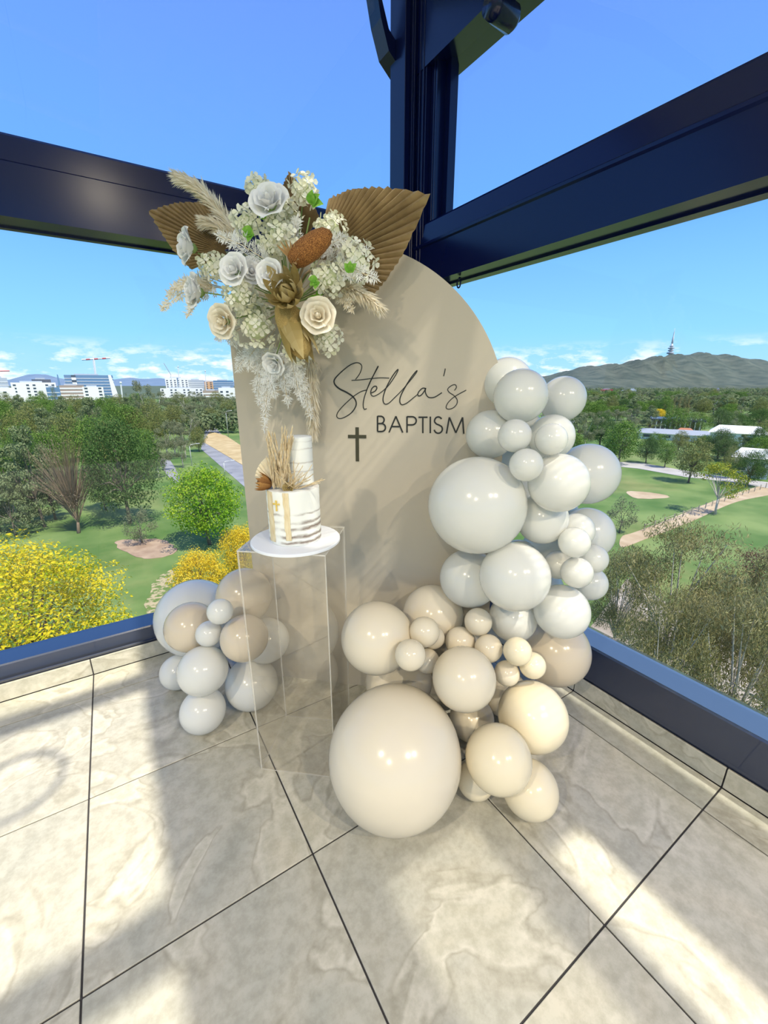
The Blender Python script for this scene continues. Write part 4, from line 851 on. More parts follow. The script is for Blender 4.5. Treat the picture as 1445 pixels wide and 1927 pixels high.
# clusters of small pale florets
def floret_mesh(seed):
    rnd = random.Random(seed); V, F, T_ = [], [], []
    for k in range(4):
        a = math.pi / 2 * k + rnd.uniform(-.15, .15); tn = rnd.uniform(.2, 1)
        b0 = len(V); cu = rnd.uniform(.12, .30)
        for (l_, w, h) in ((.05, 0, 0), (.45, -.34, .05), (.45, .34, .05), (.45, 0, .0), (.82, -.40, cu), (.82, .40, cu), (.82, 0, cu - .05), (1.02, 0, cu + .08)):
            V.append((l_ * math.cos(a) - w * math.sin(a), l_ * math.sin(a) + w * math.cos(a), h))
        for f in ((0, 3, 1), (0, 2, 3), (1, 3, 6, 4), (3, 2, 5, 6), (4, 6, 7), (6, 5, 7)): F.append(tuple(b0 + j for j in f)); T_.append(tn)
    return pymesh('floret', V, F, M['floret'], False, T_)
FLO = [floret_mesh(s) for s in range(5)]
def ball_mesh():
    V, F = [], []
    bm_ = bmesh.new(); bmesh.ops.create_icosphere(bm_, subdivisions=2, radius=1)
    me_ = bpy.data.meshes.new('flower_head'); bm_.to_mesh(me_); bm_.free(); me_.materials.append(M['flower_core']); return me_
M['flower_core'] = mat('flower_core', (.62, .68, .42), .8)
CORE = ball_mesh()
CLAB = ['beside the top white rose, sky side', 'beside the top white rose, arch side', 'under the top white rose, sky side', 'directly under the top white rose', 'at the shoulder of the top palm fan', 'below the side facing white rose', 'above the gold dried protea, sky side',
        'behind the rust banksia', 'above the cream rose next to the gold protea', 'on the outer arch side among white sprigs', 'hanging under the inner cream rose', 'largest one, hanging between the two cream roses', 'in the middle, above the open white roses', 'between the top rose and the banksia',
        'behind the largest hanging bloom', 'above the low pampas on the arch side', 'lowest one, under the gold dried protea']
for i, (p, r) in enumerate(CLUSTERS):
    p = Vector(p)
    rnd = random.Random(100 + i)
    root = tag(empty('hydrangea', p), 'pale cream green hydrangea ' + CLAB[i], 'flower', 'hydrangeas in the arch bouquet')
    head = obj('flower_head', CORE, None, root); hs = r * .5; head.scale = (hs,) * 3
    n = int(22 + r * 420)
    for k in range(n):
        z = 1 - 2 * (k + .5) / n; a = k * 2.39996
        d = Vector((math.sqrt(1 - z * z) * math.cos(a), math.sqrt(1 - z * z) * math.sin(a), z))
        if d.dot(BN) < -.35: continue
        rr = r * rnd.uniform(.55, 1.0)
        o = obj('floret', FLO[k % 5], None, head, d * (rr / hs))
        o.rotation_mode = 'QUATERNION'; o.rotation_quaternion = (d + Vector((rnd.uniform(-.5, .5), rnd.uniform(-.5, .5), rnd.uniform(-.5, .5)))).to_track_quat('Z', 'Y')
        s = rnd.uniform(.015, .023) / hs; o.scale = (s, s, s)
    add_stem(root, p)

def leaf_mesh(name, m, seed=0, w=.36):
    V, F, T_ = [], [], []
    rnd = random.Random(seed)
    n = 6
    for i in range(n + 1):
        t = i / n; ww = w * math.sin(math.pi * min(1, t ** .8)) * (1 + .12 * math.sin(t * 19)); z = .18 * math.sin(t * 2.6)
        V += [(t, -ww, z + ww * .45), (t, 0, z), (t, ww, z + ww * .45)]
    for i in range(n):
        for k in range(2): F.append((3 * i + k, 3 * i + k + 1, 3 * i + 4 + k, 3 * i + 3 + k)); T_.append(rnd.uniform(.1, 1))
    return pymesh(name, V, F, m, True, T_)
LEAF = leaf_mesh('leaf', M['green_leaf'])
LLAB = ['beside the topmost blossoms', 'under the top white rose, sky side', 'on the outer arch side among white sprigs', 'between the banksia and the gold protea', 'in the middle below the top rose', 'above the inner cream rose', 'just under the top rose']
for i, (p, r, a) in enumerate(FOLIAGE):
    root = tag(empty('foliage_sprig', p), 'fresh green leaves ' + LLAB[i], 'leaves', 'green leaf sprigs in the arch bouquet')
    for k, da in enumerate((-35, 5, 45)):
        o = obj('leaf', LEAF, None, root)
        d = BD * math.cos(math.radians(a + da)) + UP * math.sin(math.radians(a + da)) + BN * (.25 + .1 * k)
        d.normalize()
        zax = (BN + UP * .3) - d * (BN + UP * .3).dot(d); zax.normalize()
        yax = zax.cross(d)
        o.rotation_mode = 'QUATERNION'; o.rotation_quaternion = Matrix((d, yax, zax)).transposed().to_quaternion()
        o.scale = (r * 1.0,) * 3
    add_stem(root, p)

# pleated dried palm fans
def fan_leaf(base, tip, degl, degr, label, k=.020, nple=30):
    base, tip = Vector(base), Vector(tip)
    ax = (tip - base); Ln = ax.length; ax.normalize()
    nn = (BN - ax * BN.dot(ax)).normalized(); sd = nn.cross(ax)   # to the left of the axis, seen from the front
    root = tag(empty('palm_fan', base), label, 'dried leaf', 'dried palm fans behind the bouquet')
    V, F = [], []
    N_ = nple * 2
    rnd = random.Random(len(label))
    rows_ = (.10, .40, .70, .93, 1.0)
    for i in range(N_ + 1):
        th = degl - (degl + degr) * i / N_
        Lr = Ln / (1 + k * abs(th)) * (1 + rnd.uniform(-.012, .012))
        d = ax * math.cos(math.radians(th)) + sd * math.sin(math.radians(th))
        for t in rows_:
            wv = (.0085 if i % 2 else -.0085) * (Lr / .35) * min(1, t * 1.6)
            V.append(d * Lr * t + nn * (wv - .05 * (t * math.sin(math.radians(th))) ** 2))
    w = len(rows_)
    for i in range(N_):
        for j in range(w - 1): F.append((i * w + j, (i + 1) * w + j, (i + 1) * w + j + 1, i * w + j + 1))
    o = obj('blade', pymesh('blade', V, F, M['fan']), None, root)
    s = o.modifiers.new('thick', 'SOLIDIFY'); s.thickness = .0012
    V, F = tube_data([(0, 0, 0), ax * -.05 - nn * .01, HUB - base], [.005, .005, .004], 6)
    obj('stem', pymesh('stem', V, F, M['fan'], True), None, root)
FD = ((54, 58, 'large pleated tan palm fan pointing toward the corner post'), (40, 60, 'pleated brown palm fan pointing out over the sky side'), (22, 40, 'narrow pleated palm fan standing straight up at the top'))
for (b_, t_, _, _), (dl, dr, lb) in zip(FANS, FD): fan_leaf(b_, t_, dl, dr, lb)

# feathery plumes
def plume_mesh(path, width, n, m, seed, length=.05, spread=.55, thin=.0011):
    rnd = random.Random(seed); V, F, T_ = [], [], []
    P = spline(path, 10)
    for k in range(n):
        t = rnd.random() ** .85
        i = min(int(t * (len(P) - 1)), len(P) - 2)
        p = P[i].lerp(P[i + 1], t * (len(P) - 1) - i); d = (P[i + 1] - P[i]).normalized()
        a = rnd.uniform(0, 6.283)
        u = d.cross(Vector((.3, .5, .8))).normalized(); v = d.cross(u)
        side = u * math.cos(a) + v * math.sin(a)
        prof = math.sin(math.pi * min(1, .12 + t * .88)) ** .6
        l_ = length * rnd.uniform(.5, 1.1) * (1 - .35 * t)
        dd = (d + side * spread * rnd.uniform(.5, 1.2)).normalized()
        root_ = p + side * width * .25 * prof * rnd.random()
        e = root_ + dd * l_ + Vector((0, 0, -.15 * l_))
        m_ = root_ + dd * l_ * .5
        w = dd.cross(Vector((rnd.uniform(-1, 1), rnd.uniform(-1, 1), rnd.uniform(-1, 1)))).normalized() * thin * rnd.uniform(.8, 2.2)
        b0 = len(V); V += [root_ - w * .5, root_ + w * .5, m_ + w, m_ - w, e]
        F += [(b0, b0 + 1, b0 + 2, b0 + 3), (b0 + 3, b0 + 2, b0 + 4)]; tn = rnd.random(); T_ += [tn, tn]
    return pymesh('plume', V, F, m, False, T_)
# white needle sprigs
def sprig_mesh(path, width, m, seed, fat=1.0):
    rnd = random.Random(seed); V, F, T_ = [], [], []
    P = spline(path, 10); n = len(P)
    def needle(p, d, l_, tn):
        w = d.cross(BN + Vector((rnd.uniform(-.8, .8),) * 3)).normalized() * .0016 * fat
        b0 = len(V); V.extend([p, p + d * l_ * .5 + w, p + d * l_, p + d * l_ * .5 - w]); F.append((b0, b0 + 1, b0 + 2, b0 + 3)); T_.append(tn)
    total = sum((P[i + 1] - P[i]).length for i in range(n - 1))
    nb = max(10, int(total / .012))
    for k in range(nb):
        t = k / nb; i = min(int(t * (n - 1)), n - 2)
        p = P[i]; d = (P[i + 1] - P[i]).normalized()
        u = d.cross(BN).normalized()
        for sgn in (-1, 1):
            bl_ = width * rnd.uniform(.6, 1.25) * (1 - .55 * t) * math.sin(math.pi * (.2 + .8 * min(1, t + .15))) ** .3
            bd_ = (d * .75 + u * sgn * rnd.uniform(.5, .9) + BN * rnd.uniform(-.25, .5)).normalized()
            q = p
            m2 = max(3, int(bl_ / .006))
            for j in range(m2):
                q = p + bd_ * bl_ * j / m2
                uu = bd_.cross(BN).normalized()
                for s2 in (-1, 1): needle(q, (bd_ + uu * s2 * .8 + BN * rnd.uniform(-.4, .6)).normalized(), rnd.uniform(.013, .024), rnd.random())
            needle(q, bd_, .016, rnd.random())
            w = uu * .0007; b0 = len(V); V.extend([p - w, p + w, q + w, q - w]); F.append((b0, b0 + 1, b0 + 2, b0 + 3)); T_.append(.2)
    return pymesh('needles', V, F, m, False, T_)
PLAB = ['big cream pampas plume rising over the dark transom', 'longest pampas spike pointing at the sky on the window side', 'downward pampas spike under the side facing rose', 'upper short pampas spike on the window side', 'feathery pampas plume on the outer arch side', 'shorter pampas plume pointing down the arch',
        'long blush pampas plume hanging behind the cake', 'middle pampas spike on the window side', 'short pampas tuft under the big plume']
for i, (b_, t_, w) in enumerate(PAMPAS):
    b_, t_ = Vector(b_), Vector(t_)
    root = tag(empty('pampas_plume', b_), PLAB[i], 'pampas', 'pampas plumes in the arch bouquet')
    mid = (t_ - b_) * .55 + Vector((0, 0, .10 * (t_ - b_).length))
    ln = (t_ - b_).length
    if i in (1, 2, 3, 5, 7): obj('plume', sprig_mesh([(0, 0, 0), mid, t_ - b_], w * 1.25, M['pampas'], i, 1.5), None, root)
    else: obj('plume', plume_mesh([(0, 0, 0), mid, t_ - b_], w, int(350 + 3600 * ln * (w / .04)), M['pampas'], i, .028 + w * .75, .62, .0011), None, root)
    V, F = tube_data([HUB - b_, (0, 0, 0), mid, (t_ - b_) * .95], [.002, .002, .0014, .0006], 5)
    obj('stem', pymesh('stem', V, F, M['pampas_stem'] if 'pampas_stem' in M else M.setdefault('pampas_stem', mat('pampas_stem', (.66, .55, .36), .8)), True), None, root)

SLAB = ['across the middle toward the sky side', 'on the outer arch side, spreading lowest', 'on the outer arch side, spreading upward', 'standing up behind the banksia', 'short one beside the large palm fan', 'longest one, hanging toward the cake top', 'hanging on the lettered side behind the cake',
        'drooping toward the window edge of the arch', 'hanging in the middle behind the cake grasses', 'tiny one under the cream rose on the window side', 'short one drooping beside the low white rose', 'tiny one at the window edge of the arch', 'broad one hanging on the window side of the low rose', 'broad one hanging on the lettered side of the low rose', 'short one hanging right under the low rose']
for i, (b_, t_, w) in enumerate(SPRIGS):
    b_, t_ = Vector(b_), Vector(t_)
    root = tag(empty('white_sprig', b_), 'white needle leaved sprig ' + SLAB[i], 'sprig', 'white sprigs in the arch bouquet')
    dlt = t_ - b_
    path = [(0, 0, 0), dlt * .5 + BN * .02 + Vector((0, 0, .04 * dlt.length)), dlt]
    obj('needles', sprig_mesh(path, w, M['sprig'], 40 + i), None, root)
    V, F = tube_data([HUB - b_] + spline(path, 3), [.0016] + [.0013] * 7, 5)
    obj('stem', pymesh('stem', V, F, M['pampas_stem'], True), None, root)

# lance bract used in rosettes
def lance(name, m, w, bend, seed):
    rnd = random.Random(seed); V, F, T_ = [], [], []
    n = 7
    for i in range(n + 1):
        t = i / n; ww = w * (math.sin(math.pi * (.06 + .94 * t) ** .75) + .02); a = bend * t
        x = math.sin(a) / max(bend, .01); z = (1 - math.cos(a)) / max(bend, .01)
        V += [(x, -ww, z + ww * .5), (x, 0, z), (x, ww, z + ww * .5)]
    for i in range(n):
        for k in range(2): F.append((3 * i + k, 3 * i + k + 1, 3 * i + 4 + k, 3 * i + 3 + k)); T_.append(min(1, .1 + .2 * (seed % 3) + .55 * i / n + .12 * k))
    return pymesh(name, V, F, m, True, T_)
def cone_mesh(name, m, seed):
    rnd = random.Random(seed)
    V, F = lathe_data([(.02, 0), (.36, .06), (.47, .22), (.50, .45), (.46, .7), (.34, .88), (.16, .98), (.02, 1.0)], 22)
    V = [Vector(v) * (1 + rnd.uniform(-.02, .02)) for v in V]
    return pymesh(name, V, F, m, True)
def orient(o, d, up=None):
    o.rotation_mode = 'QUATERNION'; o.rotation_quaternion = d.to_track_quat('Z', 'Y')
LAN = [lance('bract', M['gold_bract'], .17, 1.7, s) for s in range(3)]
LNG = [lance('bract', M['gold_bract'], .13, .55, s + 9) for s in range(3)]
FRO = [lance('frond', M['tan_frond'], .07, .6, s) for s in range(2)]
# rust banksia
b_, t_ = Vector(SPOT_BANKSIA[0]), Vector(SPOT_BANKSIA[1])
root = tag(empty('banksia', b_), 'rust brown banksia cone with tan fronds at its foot', 'dried flower')
d = (t_ - b_); o = obj('cone', cone_mesh('cone', M['rust'], 1), None, root); orient(o, d.normalized()); o.scale = (d.length * .42, d.length * .42, d.length)
for k in range(9):
    o = obj('frond', FRO[k % 2], None, root, d.normalized() * .01 + BN * .015)
    an = math.radians(-40 + 22 * k)
    dd = (BD * math.cos(an) + UP * math.sin(an) + BN * .55).normalized()
    zax = (BN - dd * BN.dot(dd)).normalized(); o.rotation_mode = 'QUATERNION'; o.rotation_quaternion = Matrix((dd, zax.cross(dd), zax)).transposed().to_quaternion()
    o.scale = (.062,) * 3
add_stem(root, b_, M['fan'])
# gold protea rosette
def rosette(name, label, p, d, rad, rings, cone_r, cat='dried flower'):
    root = tag(empty(name, p), label, cat)
    z = d.normalized(); x = z.orthogonal().normalized(); y = z.cross(x)
    o = obj('cone', cone_mesh('cone', M['gold_cone'], 5), None, root); orient(o, z); o.scale = (cone_r, cone_r, cone_r * 1.1)
    rnd = random.Random(7)
    for n_, tilt, sc_ in rings:
        for k in range(n_):
            a = 2 * math.pi * k / n_ + rnd.uniform(-.15, .15)
            out_ = x * math.cos(a) + y * math.sin(a)
            dd = (out_ * math.cos(tilt) + z * math.sin(tilt)).normalized()
            zax = (z - dd * z.dot(dd)).normalized() if abs(z.dot(dd)) < .98 else -out_
            o = obj('bract', LAN[k % 3], None, root, out_ * cone_r * .35)
            o.rotation_mode = 'QUATERNION'; o.rotation_quaternion = Matrix((dd, zax.cross(dd), zax)).transposed().to_quaternion()
            s = rad * sc_ * rnd.uniform(.85, 1.1); o.scale = (s, s, s)
    add_stem(root, p, M['fan'])
    return root
p = Vector(SPOT_ROSETTE[0])
rosette('protea', 'gold dried protea with curling bracts in the bouquet centre', p, BN + UP * .35, .098, ((11, .05, 1.0), (11, .5, .9), (9, .95, .7)), .040)
b_, t_ = Vector(SPOT_BRACT[0]), Vector(SPOT_BRACT[1])
d = t_ - b_
root = tag(empty('protea', b_), 'long brown gold protea head hanging below the curled one', 'dried flower')
o = obj('cone', cone_mesh('cone', M['gold_cone'], 9), None, root); orient(o, d.normalized()); o.scale = (d.length * .46, d.length * .46, d.length * .98)
z = d.normalized(); x = z.cross(BN).normalized(); y = z.cross(x)
rnd = random.Random(3)
for k in range(14):
    a = 2 * math.pi * k / 14
    out_ = x * math.cos(a) + y * math.sin(a)
    dd = (z * .95 + out_ * .42).normalized(); zax = (-out_ - dd * (-out_).dot(dd)).normalized()
    o = obj('bract', LNG[k % 3], None, root, out_ * .020)
    o.rotation_mode = 'QUATERNION'; o.rotation_quaternion = Matrix((dd, zax.cross(dd), zax)).transposed().to_quaternion()
    s = d.length * rnd.uniform(.75, 1.15); o.scale = (s, s * 1.1, s)
add_stem(root, b_, M['fan'])

# ------------------------------------------------------------------ dried flowers on the cake
CK = Vector((CB.x, CB.y, CZ))
def ck(a, r, z): return CK + cake_pt(a, r, z)
# spears of dried grass
base = ck(-.5, .058, T1 + .003)
root = tag(empty('dried_grass', base), 'upright sheaf of dried cream grass spears on the cake', 'dried grass')
rnd = random.Random(21)
GR = []
for k in range(5):
    path = [(0, 0, 0), (.02 * (1 if k % 2 else -1), 0, .5), (.10 * (k - 2) * .5, .03, 1.0)]
    GR.append(plume_mesh(path, .06, 90, M['pampas_tan'], 60 + k, .22, .10, .012))
for k in range(44):
    ln = rnd.uniform(.08, .185)
    o = obj('spear', GR[k % 5], None, root, CR * rnd.uniform(-.022, .022) + CT * rnd.uniform(-.008, .012))
    d = UP + CR * rnd.uniform(-.16, .28) + CT * rnd.uniform(-.05, .12)
    o.rotation_mode = 'QUATERNION'; o.rotation_quaternion = d.to_track_quat('Z', 'Y') @ Quaternion((0, 0, 1), rnd.uniform(0, 6)); o.scale = (ln * .55, ln * .55, ln)
# low curled grass to the right
base = ck(.12, .062, T1 + .003)
root = tag(empty('dried_grass', base), 'low tuft of dried cream grass lying along the cake tier edge', 'dried grass')
for k in range(34):
    ln = rnd.uniform(.05, .10)
    o = obj('spear', GR[k % 5], None, root, CR * rnd.uniform(-.02, .02))
    d = UP * rnd.uniform(.10, .9) + CR * rnd.uniform(-.2, 1.0) + CT * rnd.uniform(-.0, .35)
    o.rotation_mode = 'QUATERNION'; o.rotation_quaternion = d.to_track_quat('Z', 'Y'); o.scale = (ln * .6, ln * .6, ln)
# brown protea bud
base = ck(-.9, .070, T1 + .012)
root = tag(empty('protea_bud', base), 'dark brown dried protea bud on the cake edge', 'dried flower')
d = (CR * -1 + CT * .25 + UP * .35).normalized()
o = obj('cone', cone_mesh('cone', noisy('dark_brown_core', (.10, .045, .015), (.25, .12, .04), 50, .8, bump=.5), 12), None, root); orient(o, d); o.scale = (.030, .030, .046)
BRL = [lance('bract', M['brown_protea'], .16, 1.0, s) for s in range(3)]
x = d.orthogonal().normalized(); y = d.cross(x)
for k in range(16):
    a = 2 * math.pi * k / 16; out_ = x * math.cos(a) + y * math.sin(a)
    dd = (d * .62 + out_ * .85).normalized(); zax = (-out_ - dd * (-out_).dot(dd)).normalized()
    o = obj('bract', BRL[k % 3], None, root, out_ * .006); o.rotation_mode = 'QUATERNION'; o.rotation_quaternion = Matrix((dd, zax.cross(dd), zax)).transposed().to_quaternion(); s = .056 * rnd.uniform(.85, 1.1); o.scale = (s, s, s)
# small wooden flower
base = ck(.02, .066, T1 + .008)
root = tag(empty('wood_flower', base), 'small curled wood flower at the front of the cake flowers', 'dried flower')
for n_, (r0, r1, z1, sp, nn_) in enumerate(((.05, .2, .55, 2.6, 3), (.08, .45, .5, 1.9, 4), (.1, .75, .35, 1.6, 5))):
    me_ = petal_mesh('petal', M['gold_bract'], r0, r1, -.2, z1, sp, .1, n_)
    for k in range(nn_):
        o = obj('petal', me_, None, root); q = (CT + UP * .5).to_track_quat('Z', 'Y') @ Quaternion((0, 0, 1), 6.283 * k / nn_ + n_)
        o.rotation_mode = 'QUATERNION'; o.rotation_quaternion = q; o.scale = (.021,) * 3
# small pale palm fan
base = ck(-.75, .060, T1 + .004)
root = tag(empty('palm_fan', base), 'tiny pale palm fan behind the cake grasses', 'dried leaf')
V, F = [], []
ax = (UP + CR * -.32).normalized(); sd = ax.cross(CT).normalized()
for i in range(25):
    th = math.radians(-48 + 4 * i); Lr = .098 / (1 + .35 * abs(th)); dv = ax * math.cos(th) + sd * math.sin(th)
    for t in (.1, .6, 1): V.append(dv * Lr * t + CT * ((.0016 if i % 2 else -.0016) * t * 1.5 - .012))
for i in range(24):
    for j in range(2): F.append((3 * i + j, 3 * i + 3 + j, 3 * i + 4 + j, 3 * i + 1 + j))
M['pale_fan'] = noisy('pale_palm', (.72, .62, .42), (.82, .73, .54), 40, .8)
o = obj('blade', pymesh('blade', V, F, M['pale_fan']), None, root); s = o.modifiers.new('thick', 'SOLIDIFY'); s.thickness = .0008
# ------------------------------------------------------------------ outside: ground, paths, hills
M['lawn'] = noisy('park_lawn', (.07, .145, .024), (.18, .25, .07), .12, .9, detail=10, coord='Object', lo=.38, hi=.66)
_t = M['lawn'].node_tree; _b = _t.nodes['Principled BSDF']; _c = _b.inputs['Base Color'].links[0].from_socket
_n = _t.nodes.new('ShaderNodeTexNoise'); _n.inputs['Scale'].default_value = .045; _n.inputs['Detail'].default_value = 9; _n.inputs['Roughness'].default_value = .65
_tc = _t.nodes.new('ShaderNodeTexCoord'); _t.links.new(_tc.outputs['Object'], _n.inputs['Vector'])
_r = _t.nodes.new('ShaderNodeValToRGB'); _r.color_ramp.elements[0].position = .52; _r.color_ramp.elements[1].position = .72; _r.color_ramp.elements[1].color = (.7, .7, .7, 1); _t.links.new(_n.outputs['Fac'], _r.inputs[0])
_x = _t.nodes.new('ShaderNodeMixRGB'); _x.inputs[2].default_value = (.30, .27, .10, 1); _t.links.new(_r.outputs[0], _x.inputs[0]); _t.links.new(_c, _x.inputs[1]); _t.links.new(_x.outputs[0], _b.inputs['Base Color'])
M['tan_path'] = noisy('dry_path', (.40, .29, .17), (.52, .40, .26), .4, .9)
M['asphalt'] = noisy('asphalt', (.22, .22, .23), (.30, .30, .31), .3, .9)
M['concrete'] = noisy('pale_concrete', (.38, .35, .32), (.48, .45, .41), .3, .9)
M['drygrass'] = noisy('dry_grass', (.42, .30, .13), (.55, .42, .22), .3, .9)
M['litter'] = noisy('leaf_litter', (.12, .18, .04), (.42, .34, .20), 2.5, .9, detail=6, lo=.45, hi=.55)
M['verge'] = noisy('dusty_verge', (.30, .24, .17), (.46, .40, .33), .25, .9, detail=6)
M['mulch'] = noisy('mulch', (.30, .20, .13), (.42, .30, .20), .8, .9)
M['hill'] = noisy('wooded_hill', (.045, .062, .042), (.105, .118, .080), .022, .95, detail=10, bump=.5, lo=.35, hi=.68)
M['far_hill'] = noisy('haze_tinted_range', (.13, .19, .27), (.16, .22, .30), .004, .95, detail=6)  # aerial haze put into the bluish base colour
def flat(name, pts, z, m, label, cat, kind='structure', h=.05):
    if name in ('garden_bed', 'bare_patch', 'leaf_litter', 'path'):      # soft irregular outline
        rj = random.Random(len(label)); q = spline(list(pts[-2:]) + list(pts) + list(pts[:2]), 8)
        q = q[16:16 + 8 * len(pts)]
        j_ = 0 if name == 'path' else .02 * max((Vector(a_) - Vector(pts[0])).length for a_ in pts)
        pts = [(v.x + rj.uniform(-j_, j_), v.y + rj.uniform(-j_, j_)) for v in q]
    n = len(pts)
    V = [(x, y, z) for x, y in pts] + [(x, y, z - h) for x, y in pts]
    F = [tuple(range(n)), tuple(range(n, 2 * n))[::-1]] + [(i, (i + 1) % n, n + (i + 1) % n, n + i) for i in range(n)]
    return tag(fix(obj(name, pymesh(name, V, F, m))), label, cat, kind=kind)
R_ = 9000
flat('ground', [(R_ * math.cos(a * math.pi / 24), R_ * math.sin(a * math.pi / 24)) for a in range(48)], GROUND, M['lawn'], 'green park lawn spreading out below the windows', 'ground', h=.5)
flat('path', PATH_TAN, GROUND + .05, M['tan_path'], 'bare tan footpath crossing the park lawn', 'path')
flat('road', ROAD_PARK, GROUND + .06, M['concrete'], 'pale road along the far side of the lawn', 'road')
flat('road', AVENUE, GROUND + .05, M['asphalt'], 'grey avenue running toward the city', 'road')
flat('median', MEDIAN, GROUND + .12, M['drygrass'], 'dry grass median beside the avenue', 'median')
flat('path', ROAD_LEFT, GROUND + .05, M['asphalt'], 'short grey drive behind the bright green tree', 'path')
flat('garden_bed', MULCH, GROUND + .05, M['mulch'], 'bare mulch ring below the small grey shrub', 'garden bed')
flat('leaf_litter', LEAF_LITTER, GROUND + .05, M['litter'], 'pale fallen leaves on the grass between the yellow trees', 'ground')
flat('street', NEAR_ROAD, GROUND + .05, M['verge'], 'pale dusty verge and street below the gum trees', 'street')
flat('bare_patch', LAWN_BARE, GROUND + .03, M['tan_path'], 'worn sandy patch in the park lawn', 'ground')

M['plain'] = noisy('wooded_plain', (.05, .075, .04), (.11, .135, .075), .03, .95, detail=8)
flat('plain', [(R_ * math.cos(math.radians(a)), R_ * math.sin(math.radians(a))) for a in range(0, 121, 4)] + [(620 * math.cos(math.radians(a)), 620 * math.sin(math.radians(a))) for a in range(120, -1, -4)], GROUND + .4, M['plain'], 'wooded plain stretching from the park to the hills', 'ground')
def ridge(name, pts, m, label, depth, rows=9):
    V, F = [], []
    pts = spline(pts, 4); n = len(pts)
    for i, p in enumerate(pts):
        hd = Vector((p.x, p.y, 0)); D = hd.length; hd.normalize()
        H_ = p.z - GROUND
        for j in range(rows):
            t = j / (rows - 1)
            prof = math.sin(t * math.pi / 2) ** 1.5
            wob = 1 + .10 * math.sin(i * .9 + j * 1.7) * math.sin(t * math.pi)
            q = hd * (D - depth * (1 - t))
            V.append((q.x, q.y, GROUND - 1 + (H_ + 1) * prof * wob))
        q = hd * (D + depth * .5); V.append((q.x, q.y, GROUND - 1))
    w = rows + 1
    for i in range(n - 1):
        for j in range(w - 1): F.append((i * w + j, (i + 1) * w + j, (i + 1) * w + j + 1, i * w + j + 1))
    return tag(fix(obj(name, pymesh(name, V, F, m, True))), label, 'hill', kind='structure')
ridge('hill', HILL_RIDGE, M['hill'], 'long wooded hill carrying the telecommunications tower', 1150)
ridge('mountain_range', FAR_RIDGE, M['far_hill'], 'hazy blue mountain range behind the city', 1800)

# ------------------------------------------------------------------ trees
M['bark'] = noisy('grey_bark', (.13, .10, .075), (.24, .20, .15), 4, .9)
M['pale_bark'] = noisy('pale_gum_bark', (.42, .36, .30), (.62, .57, .50), 3, .9)
LEAFM = {
 'yellow': leafy('leaf_yellow', [(.26, .36, .02), (.58, .52, .02), (.80, .62, .03), (.85, .66, .05)], .4),
 'gold': leafy('leaf_gold', [(.60, .46, .03), (.82, .60, .04), (.86, .68, .10)], .4),
 'bright': leafy('leaf_bright', [(.10, .26, .02), (.24, .42, .03), (.46, .55, .05)], .4),
 'green': leafy('leaf_green', [(.07, .15, .025), (.15, .26, .05), (.27, .36, .09)], .35),
 'dark': leafy('leaf_dark', [(.04, .09, .025), (.085, .16, .045), (.17, .25, .08)], .35),
 'olive': leafy('leaf_olive', [(.12, .15, .04), (.23, .25, .08), (.34, .34, .13)], .35),
 'gum': leafy('leaf_gum', [(.14, .16, .08), (.24, .26, .14), (.36, .36, .22)], .35),
 'gumnear': leafy('leaf_gum_near', [(.13, .14, .05), (.27, .25, .09), (.42, .37, .16), (.52, .46, .24)], .35),
 'cedar': leafy('leaf_cedar', [(.10, .15, .06), (.19, .24, .11), (.33, .36, .19)], .3),
 'shrub': leafy('leaf_grey', [(.16, .19, .10), (.27, .28, .17)], .3),
 'red': leafy('leaf_plum', [(.05, .025, .02), (.16, .07, .05), (.26, .14, .10)], .3),
 'lime': leafy('leaf_lime', [(.16, .24, .03), (.34, .36, .05), (.52, .46, .06)], .4),
 'poplar': leafy('leaf_poplar', [(.26, .24, .10), (.38, .33, .15)], .3),
 'bare': leafy('twig_brown', [(.26, .19, .13), (.38, .30, .22)], .1),
}
def rnd_dir(r):
    z = r.uniform(-1, 1); a = r.uniform(0, 6.2832); s = math.sqrt(1 - z * z)
    return Vector((s * math.cos(a), s * math.sin(a), z))
def leaf_quad(V, F, T_, p, nrm, size, aspect, tn, r, droop=0.0):
    t = nrm.cross(rnd_dir(r))
    if t.length < 1e-4: return
    t.normalize()
    if droop: t = (t * (1 - droop) + Vector((0, 0, -droop))).normalized()
    b_ = nrm.cross(t)
    if b_.length < 1e-4: return
    b_.normalize()
    b0 = len(V)
    V.extend([p - t * size, p + b_ * size * aspect + nrm * size * .15, p + t * size, p - b_ * size * aspect + nrm * size * .15])
    F.append((b0, b0 + 1, b0 + 2, b0 + 3)); T_.append(tn)
